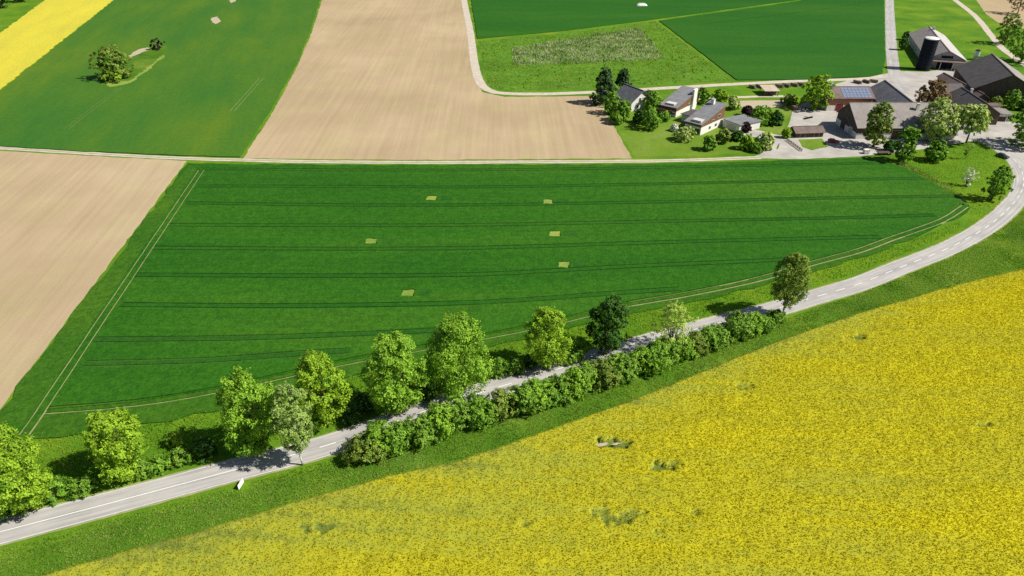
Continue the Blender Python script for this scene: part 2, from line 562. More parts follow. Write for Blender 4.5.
tracks = [(path_px(l, 7.0), 0.36, 0.2) for l in lines]
tracks.append((path_px(headland[:8], 5.0), 0.46, 0.1))
tracks.append((path_px(headland[7:], 5.0), 0.7, 0.03))
tracks.append((path_px([(24, 436), (33, 424), (120, 293), (202, 170)], 6.0), 0.6, 0.03))
plots = []
for (x, y, w, h_) in [(408.5, 294, 12.5, 6.6), (371.5, 242, 12, 5.4), (432, 199, 10.5, 4.4), (548, 202.5, 10, 4.4), (555.5, 234.5, 11, 5.2), (564, 265.5, 11.5, 6)]:
    plots.append(([at(x + 0.9 * w, y - h_ * .5).to_2d(), at(x + 1.9 * w, y - h_ * .5).to_2d(), at(x + 1.8 * w, y + h_ * .5).to_2d(), at(x + 0.8 * w, y + h_ * .5).to_2d()], 0.452, 3))
    plots.append(([at(x - w * .44, y - h_ * .5).to_2d(), at(x + w * .54, y - h_ * .5).to_2d(), at(x + w * .46, y + h_ * .5).to_2d(), at(x - w * .54, y + h_ * .5).to_2d()], 0.22, 2))
HB = [(0, 439), (89, 426), (150, 417), (214, 406), (341, 373.5), (440, 352), (522, 335.5), (586, 320), (630, 310), (697, 297.5), (765, 281), (860, 254.5), (905, 239), (945, 221)]
HB = [(x, y + 12) for x, y in HB]
strip = [at(x, y, .4).to_2d() for x, y in HB] + [at(x, y - 2.2, .4).to_2d() for x, y in headland[::-1][2:]]
left_strip = [at(x, y, .4).to_2d() for x, y in [(190, 166), (197, 168), (112, 293), (26, 424), (-20, 424), (80, 281)]]
for l in lines:
    pth = path_px(l, 8.0)
    pl = [(p + side(pth, i) * (1.2 + R.uniform(-.25, .25))).to_2d() for i, p in enumerate(pth)] + [(p - side(pth, i) * (1.2 + R.uniform(-.25, .25))).to_2d() for i, p in reversed(list(enumerate(pth)))]
    plots.insert(0, (pl, 0.446, 3))  # darker crop band: shade of the wheel tracks put into its colour
plots.insert(0, (strip, 0.30, 4)); plots.insert(0, (left_strip, 0.448, 4))
crop('wheat_field', poly_px(P_WHEAT, 0.4), 0.45, M['wheat'], tracks, plots, [M['track_soil'], M['fallow'], M['wheat_darker'], M['wheat_edge']], amp=0.7)

btr = [(path_px(l, 12.0), 0.4, 0.2) for l in [[(66, 130), (120, 88)], [(232, 112), (262, 78)], [(200, 122), (240, 75), (300, 0)], [(70, 140), (150, 75), (235, 0)]]]
crop('barley_field', poly_px(P_BARLEY), 0.4, M['barley'], btr[:2], [], [M['track_soil']])
crop('wheat_field', poly_px(P_FARA), 0.4, M['wheat_far'])
crop('wheat_field', poly_px(P_FARB), 0.4, M['wheat_far'], [(path_px([(700, 25), (820, 10), (880, 0)], 12.0), 0.5, 0.1)], [], [M['track_soil']])
sheet('meadow_field', poly_px(P_FARM), 0.03, M['meadow'])
for p_ in ([(211, 18), (217, 16.5), (221, 21), (216, 24), (212, 22)], [(229, 0), (234, -2), (236, 1), (231, 3)]):
    sheet('bare_patch', poly_px(p_, 0.41), 0.41, M['bare'], step=1.0, amp=0.4)

# ------------------------------------------------------------------ roads, tracks, yard
ROAD_PX = [(-120, 562), (-50, 544.5), (0, 532), (107, 504), (214, 475.5), (335, 443), (441, 405.5), (522, 380), (594, 358.5), (659, 339), (718, 323.5), (777, 308.5), (810, 298.5), (860, 283.5), (905, 265.5), (950, 247.5), (985, 228), (1008, 209), (1022, 190), (1022, 172), (1010, 156), (985, 141), (955, 132)]
road_path = path_px(ROAD_PX, 2.0)
road = ribbon('road', road_path, -3.0, 3.0, 0.05, M['asphalt'])
tag(road, kind='structure')
acc = [0.0]
for i in range(1, len(road_path)):
    acc.append(acc[-1] + (road_path[i] - road_path[i - 1]).length)
def along(s):
    for i in range(1, len(acc)):
        if acc[i] >= s:
            t = (s - acc[i - 1]) / (acc[i] - acc[i - 1] + 1e-9)
            return road_path[i - 1].lerp(road_path[i], t), side(road_path, i)
    return road_path[-1], side(road_path, len(road_path) - 1)
solid_end = next(i for i, p in enumerate(road_path) if p.x > at(262, 463).x)
ribbon('lane_marking', road_path[:solid_end], -0.09, 0.09, 0.056, M['white_paint'], road)
s = acc[solid_end] + 3
while s < acc[-1] - 22:
    v = []
    for t in (0, 0.5, 1):
        p, n = along(s + 3.2 * t)
        v += [tuple((p + n * 0.1).to_2d()) + (0.056,), tuple((p - n * 0.1).to_2d()) + (0.056,)]
    mesh_obj('lane_marking', v, [(0, 1, 3, 2), (2, 3, 5, 4)], M['white_paint'], road)
    s += 6.5
M['worn_paint'] = m_rough('worn edge paint', (0.46, 0.455, 0.43), (0.68, 0.67, 0.64), 0.6)
for sgn in (-1, 1):
    ribbon('edge_marking', road_path[:-8], sgn * 2.70, sgn * 2.86, 0.056, M['worn_paint'], road)
for sgn in (-1, 1):                                       # pale gravel edge of the road
    ribbon('road_shoulder', road_path, sgn * 2.99, sgn * 3.35, 0.03, M['track_grass'], road, jitter=0.12)

def track(pts, w, m_, z, name='farm_track', step=4.0, crown=False, jit=0.15):
    p = path_px(pts, step)
    o = ribbon(name, p, -w / 2, w / 2, z, m_, jitter=jit)
    tag(o, kind='structure')
    if crown:
        ribbon('grass_strip', p, -0.35, 0.35, z + 0.006, M['track_grass'], o, jitter=0.15)
    return o
track([(-330, 141), (-80, 143), (0, 148), (90, 153.5), (180, 158.2), (300, 161.5), (420, 162.5), (520, 162), (640, 161.2), (700, 159.8), (760, 157.5)], 3.0, M['gravel'], 0.045, crown=True)
track([(455, -48), (464, 0), (470, 30), (474, 60), (479, 80), (488, 90), (505, 93.5), (545, 94), (600, 92), (660, 88.5), (720, 85), (790, 81.5), (860, 79), (885, 76)], 4.6, M['gravel'], 0.06)
track([(889, -48), (889.5, 0), (890.5, 30), (892, 55), (896, 78), (908, 92)], 6.4, M['asphalt'], 0.056, 'road', jit=0.0)
track([(930, -20), (955, 0), (975, 16), (990, 34), (1003, 49), (1030, 68), (1060, 85)], 4.2, M['gravel'], 0.06)
track([(690, 99), (745, 97), (795, 96)], 3.0, M['gravel'], 0.05, jit=0.3)
YARD = [(748, 158.5), (778, 149), (780, 136), (788, 126), (792, 112), (800, 105), (818, 99), (822, 88), (850, 80), (884, 74), (900, 71), (926, 72), (950, 68), (968, 66), (985, 90), (1010, 122), (1060, 128), (1060, 160), (1022, 166), (1010, 158), (1000, 148), (992, 140.5), (975, 141), (940, 146), (905, 152), (860, 156.5), (800, 159)]
sheet('farmyard', poly_px(YARD), 0.036, M['concrete'])
sheet('driveway', poly_px([(730, 133), (745, 128), (762, 131), (782, 136), (776, 150), (755, 158.5), (770, 146), (760, 138)]), 0.046, M['concrete'])
sheet('lawn', poly_px([(634, 156.5), (612, 122), (622, 98), (690, 92), (756, 103), (792, 108), (782, 134), (762, 130), (738, 132), (766, 143), (752, 154), (690, 156)]), 0.02, M['lawn'])
sheet('lawn', poly_px([(798, 139.5), (822, 138.5), (828, 147), (812, 150.5), (802, 147)]), 0.046, M['lawn'])
sheet('lawn', poly_px([(978, 92), (1000, 82), (1060, 84), (1060, 116), (1010, 118), (990, 112)]), 0.046, M['lawn'])
sheet('lawn', poly_px([(895.5, 58), (904, 40), (912, 40), (914, 66), (905, 71.5), (898, 71)]), 0.046, M['ground'])
sheet('garden_bed', poly_px([(735, 101), (790, 100), (792, 105), (758, 109), (742, 107)]), 0.03, M['bare'])
sheet('reed_plot', poly_px([(515, 47), (575, 39), (637, 30), (650, 44), (659, 58), (590, 62), (518, 64.5)]), 0.06, M['stubble'], amp=2.5)
sheet('fallow_island', poly_px([(108, 84), (128, 72), (140, 52), (152, 45), (165, 45), (167, 51), (150, 68), (132, 80), (116, 87)], 0.41), 0.41, M['verge'], amp=1.2)
sheet('bare_patch', poly_px([(128, 56), (138, 49.5), (148, 47.5), (149, 49.5), (140, 53.5), (131, 57)], 0.42), 0.42, M['bare'], amp=0.8)
sheet('bare_patch', poly_px([(106, 84), (110, 80), (128, 81), (150, 66), (163, 54), (165, 56), (148, 71), (131, 82.5), (110, 87)], 0.42), 0.416, M['fallow'], amp=1.2)
sheet('verge', poly_px([(-60, 575), (0, 560), (107, 527), (214, 499), (335, 464), (441, 424), (522, 399), (594, 377), (718, 341), (777, 325), (860, 297), (950, 260), (1000, 234), (1030, 214), (1110, 205), (1110, 262), (1024, 267), (860, 318), (760, 354), (626, 410), (456, 468), (305, 506), (100, 566), (-40, 614)]), 0.012, M['verge'])

# ------------------------------------------------------------------ rapeseed in flower
def rape_mat(nt):
    a = N(nt, 'ShaderNodeAttribute', attribute_name='bloom')
    v = coords(nt)
    fine = noise(nt, v, 3.0, 3, 0.7)
    mid = noise(nt, v, 0.6, 3, 0.6)
    m1 = N(nt, 'ShaderNodeMath', operation='ADD')
    nt.links.new(a.outputs['Fac'], m1.inputs[0])
    nt.links.new(fmap(nt, fine, 0.25, 0.75, -0.18, 0.20), m1.inputs[1])
    m2 = N(nt, 'ShaderNodeMath', operation='ADD')
    nt.links.new(m1.outputs[0], m2.inputs[0])
    nt.links.new(fmap(nt, mid, 0.3, 0.7, -0.12, 0.12), m2.inputs[1])
    c = ramp(nt, m2.outputs[0], [(0.0, (0.13, 0.17, 0.03)), (0.3, (0.29, 0.31, 0.03)), (0.62, (0.365, 0.345, 0.015)), (1.0, (0.48, 0.435, 0.009))])
    return surf(nt, c, 0.8, None, spec=0.1)
M['rape'] = mat('rapeseed canopy', rape_mat)
def rape_flower(nt):
    a = N(nt, 'ShaderNodeAttribute', attribute_name='tint')
    c = ramp(nt, a.outputs['Fac'], [(0.0, (0.27, 0.32, 0.03)), (0.4, (0.37, 0.365, 0.018)), (1.0, (0.55, 0.50, 0.010))])
    t = N(nt, 'ShaderNodeBsdfTranslucent')
    nt.links.new(c, t.inputs[0])
    m = N(nt, 'ShaderNodeMixShader')
    m.inputs[0].default_value = 0.55
    nt.links.new(surf(nt, c, 0.8, None, spec=0.1), m.inputs[1]); nt.links.new(t.outputs[0], m.inputs[2])
    return m.outputs[0]
M['rape_flower'] = mat('rapeseed flowers', rape_flower)

HOLES = [(608, 442, 2.6, 0.9), (618, 446, 1.6, 0.5), (660, 466, 2.0, 0.8), (672, 464, 1.5, 0.6), (612, 517, 3.0, 0.5), (628, 515, 2.2, 0.45), (600, 511, 1.5, 0.4),
         (858, 337, 1.8, 0.7), (985, 425, 1.1, 0.6), (320, 528, 2.2, 0.5), (310, 531, 1.2, 0.4), (742, 385, 2.2, 0.5), (694, 512, 1.0, 0.5), (661, 531, 0.8, 0.5), (582, 511, 0.9, 0.5), (527, 524, .8, .4)]

def rape_field(name, poly, cell, height, flower_density, holes, edge_line, seed):
    xs = [p[0] for p in poly]; ys = [p[1] for p in poly]
    gx = np.arange(min(xs), max(xs), cell); gy = np.arange(min(ys), max(ys), cell)
    X, Y = np.meshgrid(gx, gy)
    r = np.random.default_rng(seed)
    X = X + r.uniform(-.38, .38, X.shape) * cell; Y = Y + r.uniform(-.38, .38, X.shape) * cell
    ins = inside(X, Y, poly)
    d = np.zeros(X.shape); d[ins] = edge_dist(X[ins], Y[ins], poly)
    de = edge_dist(X, Y, edge_line, False)
    def bloom(x, y, de):
        e = np.clip(de / (np.interp(x, [-60, -10, 40, 90], [26, 22, 13, 9]) * (0.75 + 0.5 * vnoise(x, y, 15.0, 14))), 0, 1)
        e = 0.30 + 0.40 * e ** 0.7
        # drill rows and patchy ripening
        u = x * 0.995 - y * 0.10; w = x * 0.10 + y * 0.995
        b = e + 0.34 * (vnoise(u * 0.25, w, 7.0, 3) - 0.5) + 0.30 * (vnoise(x, y, 26.0, 4) - 0.5) + 0.30 * (vnoise(u * 0.10, w, 1.6, 9) - 0.5)
        b += 0.12 * np.clip((x - 20) / 90, -0.6, 1.0)
        # faint wheel tracks of the sprayer, closed over by the crop
        for yy in (86.0, 101.0, 116.0, 131.0, 146.0):
            b -= 0.20 * np.exp(-((y - yy - 0.02 * x + 1.2 * (vnoise(x, y * 0, 30.0, 17) - .5)) / 0.45) ** 2) * vnoise(x, y * 0 + yy, 9.0, 18)
        return b
    B = bloom(X, Y, de)
    Z = height * (0.84 + 0.2 * vnoise(X, Y, 3.5, 5)) + r.uniform(-1, 1, X.shape) * 0.03 + (vnoise(X, Y, 0.9, 6) - .5) * 0.16
    hole = np.zeros(X.shape)
    for (hx, hy, rad, dp) in holes:
        c = at(hx, hy, 1.0)
        q = np.hypot((X - c.x) / (1.3 * rad), (Y - c.y) / (0.5 * rad)) + 1.5 * (vnoise(X, Y, 1.0, 8) - .5)
        hole = np.maximum(hole, np.clip((1.0 - q) * 3, 0, 1) * dp)
    Z = Z * (1 - hole * 1.0); B = B - hole * 1.0  # holes: green stems, with their inner shade also put into the darker colour
    Z = np.where(d < 0.7, Z * np.clip(0.1 + d / 0.7, 0, 1), Z)
    idx = -np.ones(X.shape, int)
    idx[ins] = np.arange(ins.sum())
    q = np.stack([idx[:-1, :-1], idx[:-1, 1:], idx[1:, 1:], idx[1:, :-1]], -1).reshape(-1, 4)
    q = q[(q >= 0).all(1)]
    V = np.stack([X[ins], Y[ins], Z[ins]], -1)
    me = bpy.data.meshes.new(name)
    me.vertices.add(len(V)); me.vertices.foreach_set('co', V.reshape(-1).astype(np.float32))
    me.loops.add(len(q) * 4); me.loops.foreach_set('vertex_index', q.reshape(-1).astype(np.int32))
    me.polygons.add(len(q)); me.polygons.foreach_set('loop_start', np.arange(0, len(q) * 4, 4, dtype=np.int32))
    a = me.attributes.new('bloom', 'FLOAT', 'POINT'); a.data.foreach_set('value', B[ins].astype(np.float32))
    me.polygons.foreach_set('use_smooth', np.ones(len(q), bool))
    me.materials.append(M['rape']); me.update(calc_edges=True)
    o = bpy.data.objects.new(name, me); COL.objects.link(o); tag(o, kind='stuff')
    if flower_density:
        m = V[:, 2] > 0.2
        w = np.clip(B[ins], 0.4, 1) * m
        n = int(len(V) * flower_density)
        k = r.choice(len(V), n, p=w / w.sum())
        C = V[k] + np.stack([r.uniform(-.2, .2, n), r.uniform(-.2, .2, n), r.uniform(-0.08, 0.03, n)], -1)
        a_ = r.uniform(0, np.pi, n); w_ = r.uniform(0.045, 0.095, n); h_ = r.uniform(0.10, 0.26, n)
        e_ = np.stack([np.cos(a_) * w_, np.sin(a_) * w_, np.zeros(n)], -1)
        t_ = np.stack([r.normal(0, .10, n), r.normal(0, .10, n), h_], -1)
        fl = np.stack([C - e_ * .5, C + e_ * .5, C + t_ + e_, C + t_ - e_], 1)
        np_quads('flower_heads', fl, M['rape_flower'], np.clip(B[ins][k] + r.uniform(-.22, .26, n), 0, 1), o)['kind'] = 'stuff'
    return o

def leaf_quads(C, s, r, up=0.3, aspect=0.6, out=None, outw=0.5):
    n = len(C)
    nr = r.normal(size=(n, 3))
    nr /= np.linalg.norm(nr, axis=1)[:, None]
    nr[:, 2] += up
    if out is not None: nr += out * outw
    nr /= np.linalg.norm(nr, axis=1)[:, None] + 1e-9
    t = r.normal(size=(n, 3))
    u = np.cross(nr, t); u /= np.linalg.norm(u, axis=1)[:, None] + 1e-9
    v = np.cross(nr, u)
    s = s[:, None]
    return np.stack([C - u * s, C - v * s * aspect, C + u * s, C + v * s * aspect], 1)

EDGE = [(-60, 606), (40, 573), (100, 555), (217, 522.5), (305, 496), (393, 472), (456, 458.5), (512, 440), (626, 400), (690, 374), (760, 346), (800, 331), (860, 311), (940, 288), (985, 276), (1024, 267.5), (1130, 254)]
edge_w = [tuple(at(x, y, 1.2).to_2d()) for x, y in EDGE]
rape_poly = edge_w + [tuple(at(1130, 660).to_2d()), tuple(at(-90, 660).to_2d())]
rape_field('rapeseed_field', rape_poly, 0.34, 1.25, 2.6, HOLES, edge_w, 21)
def _rape_far(nt):
    v = coords(nt)
    c = ramp(nt, noise(nt, coords(nt, ang((0, 60), (80, 0)), (0.3, 1, 1)), 0.05, 4, 0.6), [(0.3, (0.50, 0.45, 0.05)), (0.7, (0.62, 0.54, 0.045))])
    f = noise(nt, v, 0.7, 4, 0.75)
    c = mixc(nt, fmap(nt, f, 0.35, 0.65, 0.45, 0.0), c, mixc(nt, 1.0, c, (0.72, 0.76, 0.8), 'MULTIPLY'))
    return surf(nt, c, 0.85, f, 0.6, 0.4, 0.1)
crop('rapeseed_field', poly_px(P_RAPE2, 1.1), 1.1, mat('distant rapeseed', _rape_far), amp=0.6)
for p_ in ([(594, 446.5), (600, 443.4), (607, 442.6), (608, 444), (600, 446.8)], [(611, 445), (617, 442.6), (623, 441.6), (622, 443.2), (616, 445.4)]):
    sheet('bare_patch', poly_px(p_, 0.7), 0.75, M['bare'], amp=0.3, step=0.6)

# ------------------------------------------------------------------ loose grass standing on the verges near the camera
def grass_blades(name, polypx, per_m2, hgt, material, seed, wide=1.0):
    poly = [tuple(p) for p in poly_px(polypx)]
    r = np.random.default_rng(seed)
    xs = [p[0] for p in poly]; ys = [p[1] for p in poly]
    n = int((max(xs) - min(xs)) * (max(ys) - min(ys)) * per_m2)
    x = r.uniform(min(xs), max(xs), n); y = r.uniform(min(ys), max(ys), n)
    k = inside(x, y, poly)
    k &= (vnoise(x, y, 2.2, seed) + 0.35 * r.random(n)) > 0.33
    x, y = x[k], y[k]; n = len(x)
    a = r.uniform(0, 2 * math.pi, n); w = wide * r.uniform(.05, .14, n); h_ = hgt * r.uniform(.4, 1.3, n)
    lx, ly = r.normal(0, .1, n), r.normal(0, .1, n)
    ca, sa = np.cos(a) * w, np.sin(a) * w
    V = np.stack([np.stack([x - ca, y - sa, np.zeros(n)], -1), np.stack([x + ca, y + sa, np.zeros(n)], -1),
                  np.stack([x + ca * .5 + lx, y + sa * .5 + ly, h_], -1), np.stack([x - ca * .5 + lx, y - sa * .5 + ly, h_], -1)], 1)
    o = np_quads(name, V, material, np.clip(vnoise(x, y, 6, seed + 1) + r.uniform(-.3, .3, n), 0, 1))
    return tag(o, kind='stuff')
M['blade'] = m_leaf('grass blades', (0.10, 0.22, 0.014), (0.34, 0.42, 0.08), 0.5)
M['blade_y'] = m_leaf('meadow blades', (0.13, 0.28, 0.014), (0.36, 0.46, 0.05), 0.55)
grass_blades('verge_grass', [(-60, 578), (0, 551), (107, 521), (214, 493), (335, 459), (360, 462), (480, 425), (640, 372), (777, 322), (860, 293.5), (905, 275.5), (950, 257), (985, 239), (1005, 226), (1030, 205), (1030, 269), (860, 313), (760, 349), (626, 403), (456, 461), (305, 499), (100, 558), (-40, 606)], 20, 0.22, M['blade'], 5)
grass_blades('verge_grass', [(-60, 530), (0, 512), (107, 486), (214, 457), (335, 426), (441, 392), (522, 369), (594, 350), (659, 330), (718, 314), (765, 302), (860, 272), (905, 254), (960, 230), (960, 222), (905, 243), (860, 255), (765, 282), (697, 298), (630, 311), (522, 337), (440, 354), (341, 375), (214, 407), (89, 427), (-27, 444)], 8, 0.38, M['blade_y'], 6)

grass_blades('verge_grass', [(880, 157), (930, 150), (985, 143), (1004, 158), (1012, 175), (1008, 196), (990, 214), (965, 228), (972, 208), (962, 200), (940, 187), (905, 169)], 5, 0.3, M['blade_y'], 7)
M['blade_straw'] = m_leaf('dry grass', (0.16, 0.22, 0.04), (0.46, 0.44, 0.20), 0.3)
M['blade_stalk'] = m_leaf('pale stalks', (0.12, 0.20, 0.05), (0.52, 0.50, 0.34), 0.3)
grass_blades('dry_stalks', [(511, 49), (575, 38), (640, 28), (654, 44), (664, 59), (590, 64), (514, 66)], 1.1, 1.0, M['blade_stalk'], 12, 3.2)
grass_blades('meadow_tufts', [(479, 42), (566, 34), (655, 22), (732, 80), (650, 85), (560, 89), (500, 90.5), (489, 86), (484, 72)], 0.28, 0.7, M['blade_y'], 13, 4.0)
grass_blades('tall_grass', [(884, 158.5), (892, 158), (920, 170), (948, 187), (966, 199), (970, 205), (960, 199), (938, 186), (908, 169)], 7, 0.6, M['blade_straw'], 8)
grass_blades('tall_grass', [(100, 533), (160, 514), (205, 502), (235, 497), (200, 512), (150, 527), (108, 540)], 2.0, 0.35, M['blade_straw'], 9)

# ------------------------------------------------------------------ trees and shrubs
LEAF = {
    'maple':  m_leaf('maple leaves', (0.07, 0.18, 0.010), (0.32, 0.54, 0.045)),
    'lime':   m_leaf('lime leaves', (0.10, 0.22, 0.010), (0.36, 0.54, 0.035)),
    'green':  m_leaf('green leaves', (0.055, 0.15, 0.012), (0.24, 0.44, 0.040)),
    'dark':   m_leaf('dark leaves', (0.018, 0.065, 0.012), (0.08, 0.19, 0.022)),
    'olive':  m_leaf('olive leaves', (0.07, 0.14, 0.015), (0.27, 0.36, 0.055)),
    'birch':  m_leaf('birch leaves', (0.11, 0.21, 0.035), (0.40, 0.53, 0.13)),
    'pale':   m_leaf('pale leaves', (0.20, 0.32, 0.04), (0.52, 0.64, 0.14)),
    'blossom': m_leaf('blossom', (0.45, 0.48, 0.36), (0.8, 0.8, 0.72), 0.2),
    'chestnut': m_leaf('flowering chestnut', (0.13, 0.25, 0.03), (0.60, 0.68, 0.22)),
    'copper': m_leaf('copper leaves', (0.13, 0.085, 0.04), (0.34, 0.24, 0.12)),
    'purple': m_leaf('purple leaves', (0.025, 0.014, 0.016), (0.07, 0.035, 0.035)),
    'conifer': m_leaf('conifer needles', (0.014, 0.05, 0.014), (0.07, 0.14, 0.04), 0.15),
    'hedge':  m_leaf('hedge leaves', (0.06, 0.16, 0.012), (0.27, 0.45, 0.05)),
}

def crown_points(r, n, rx, rz, zc, shape, lobes, clump):
    """leaf positions on tight leafy lobes set over an uneven ellipsoid; returns centres, outward dirs, tints, lobe centres"""
    th = r.uniform(0, 2 * np.pi, lobes) if lobes < 12 else np.arange(lobes) * 2.39996 + r.normal(0, .35, lobes)
    cz = np.clip(np.linspace(-0.92, 0.95, lobes) + r.normal(0, 0.07, lobes), -1, 0.97)
    k = r.uniform(0.52, 0.84, lobes) * (1.0 if lobes > 45 else 0.88)
    k[::5] *= 0.5
    rad = np.sqrt(np.clip(1 - np.abs(cz) ** 2.2, 0.02, 1)) * k
    if shape == 'cone':
        rad = (1 - (cz + 1) / 2) * 0.8 * r.uniform(.6, 1, lobes)
    elif shape == 'egg':
        rad *= np.where(cz > 0, 1 - 0.30 * cz, 1.0)
    L = np.stack([np.cos(th) * rad * rx, np.sin(th) * rad * rx, zc + cz * (0.82 if shape != 'cone' else 0.98) * rz], -1)
    lr = rx * r.uniform(0.20, 0.36, lobes) * (1.0 if shape != 'cone' else 0.6) * (1.0 if lobes > 45 else 1.3 if lobes > 30 else 1.6)
    nc = max(lobes * 4, n // clump)
    li = r.choice(lobes, nc, p=lr ** 2 / (lr ** 2).sum())
    dv = r.normal(size=(nc, 3)); dv[:, 2] += 0.3
    od = L - np.array([0, 0, zc]); od /= np.linalg.norm(od, axis=1)[:, None] + 1e-6
    dv += od[li] * 0.5
    dv /= np.linalg.norm(dv, axis=1)[:, None]
    cc = L[li] + dv * (lr[li] * r.uniform(0.75, 1.06, nc))[:, None]
    lt = r.normal(0, 0.12, lobes)
    ct = 0.62 + r.normal(0, 0.15, nc) + lt[li]
    ci = r.integers(0, nc, n)
    cs = 0.03 * rx + 0.09
    C = cc[ci] + r.normal(size=(n, 3)) * cs
    tint = np.clip(ct[ci] + r.normal(0, 0.16, n), 0, 1)
    return C, dv[ci], tint, L

def tree(name, label, cat, base, h, rx, leaf='maple', trunk=0.25, n=9000, ls=0.24, lobes=58, shape='egg', bark='bark', group=None, seed=0, tr=None, droop=0.0, sx=1.0, clump=26):
    r = np.random.default_rng(seed)
    root = empty(name, base, r.uniform(0, 6.28) if sx == 1.0 else 0)
    tag(root, label, cat, group)
    z0 = h * trunk
    rz = (h - z0) / 2
    zc = z0 + rz
    C, out, tint, L = crown_points(r, n, rx * 0.97, rz, zc, shape, lobes, clump)
    C[:, 0] *= sx
    C[:, 2] = np.clip(C[:, 2], 0.08, None)
    if droop:
        rr = np.hypot(C[:, 0], C[:, 1]) / rx
        C[:, 2] -= droop * rr ** 2 * r.uniform(0.3, 1, n)
    q = leaf_quads(C, ls * r.uniform(0.6, 1.3, n), r, 0.45, 0.7, out, 1.5)
    np_quads('crown', q, LEAF[leaf], tint, root)
    vf = ([], [])
    tr = tr or 0.022 * h + 0.04
    p = Vector((0, 0, -0.1)); rad = tr * 1.25
    top = z0 + rz * 1.1
    for k in range(5):
        q2 = Vector((r.normal(0, .03) * h * .3, r.normal(0, .03) * h * .3, -0.1 + (top + 0.1) * (k + 1) / 5))
        tube(vf, p, q2, rad, rad * 0.78, 7, k in (0, 4)); p, rad = q2, rad * 0.78
    for l in L[:: max(1, len(L) // 9)]:
        s_ = Vector((0, 0, z0 * 0.85 + r.uniform(0, .5) * rz))
        if l[2] > s_.z: 
            mid_ = s_.lerp(Vector((l[0] * sx, l[1], l[2])), 0.5) + Vector((0, 0, -0.06 * h))
            tube(vf, s_, mid_, tr * .5, tr * .34, 5); tube(vf, mid_, Vector((l[0] * sx, l[1], l[2])), tr * .34, tr * .12, 5)
    mesh_obj('trunk', vf[0], vf[1], M[bark], root, True)
    return root

def px_tree(name, label, bx, by, top, wpx, leaf, **kw):
    b = at(bx, by)
    h = height_at(b, top)
    p_mid = Vector((b.x, b.y, h * .55))
    kw.setdefault('cat', 'tree')
    if kw.get('lobes', 58) <= 45: wpx *= 1.22
    return tree(name, label, kw.pop('cat'), b, h, wpx * mpp(p_mid) / 2, leaf, **kw)

G_AV = 'avenue trees along the road'
px_tree('maple_tree', 'yellow green maple cut by the left edge, first of the roadside row', 29, 508, 432, 74, 'lime', trunk=0.03, n=18562, ls=0.20, seed=1, group=G_AV)
px_tree('maple_tree', 'yellow green maple standing alone, second from left in the roadside row', 127, 476, 410, 60, 'lime', trunk=0.03, n=16875, ls=0.20, seed=2, group=G_AV)
px_tree('maple_tree', 'broad mid green maple left of the pale birch', 259, 453, 370, 66, 'maple', trunk=0.03, n=21937, ls=0.20, seed=3, group=G_AV)
px_tree('maple_tree', 'bright green maple just behind the pale birch', 327, 424, 352, 54, 'lime', trunk=0.03, n=16875, ls=0.20, seed=4, group=G_AV)
px_tree('maple_tree', 'large rounded bright green maple, centre of the roadside row, right of the birch', 398, 411, 336, 70, 'maple', trunk=0.03, n=23625, ls=0.20, seed=5, group=G_AV)
px_tree('maple_tree', 'tallest and widest olive green maple in the roadside row', 460, 394, 318, 74, 'maple', trunk=0.03, n=25312, ls=0.20, seed=6, group=G_AV, lobes=72)
px_tree('maple_tree', 'small yellow green maple left of the dark round tree', 547, 367, 309, 50, 'lime', trunk=0.03, n=15187, ls=0.20, seed=7, group=G_AV)
px_tree('hornbeam_tree', 'dark green round tree at the far end of the roadside row', 606, 354, 295, 46, 'dark', trunk=0.05, n=12000, seed=8, group=G_AV)
px_tree('birch_tree', 'pale airy birch with thin trunk on the near side of the road', 303, 465, 380, 43, 'birch', trunk=0.16, n=12500, ls=0.17, lobes=64, bark='birch_bark', seed=9, tr=0.17)
px_tree('birch_tree', 'lone birch with drooping crown overhanging the road at the hedge end', 783, 317, 253, 42, 'olive', trunk=0.2, n=13000, ls=0.20, lobes=64, bark='birch_bark', seed=10, tr=0.26, droop=1.6)
px_tree('willow_shrub', 'pale yellow bushy tree rising out of the roadside hedge', 669, 352, 304, 36, 'pale', trunk=0.1, n=5200, ls=0.18, lobes=40, seed=11)

def shrub(label, x, y, hm, wm, leaf='hedge', group=None, seed=0, n=2200, name='shrub', ls=0.19, sx=1.0):
    return tree(name, label, 'shrub', at(x, y), hm, wm / 2, leaf, trunk=0.02, n=n, ls=ls, lobes=14, seed=seed, tr=0.1, group=group, sx=sx, clump=22)

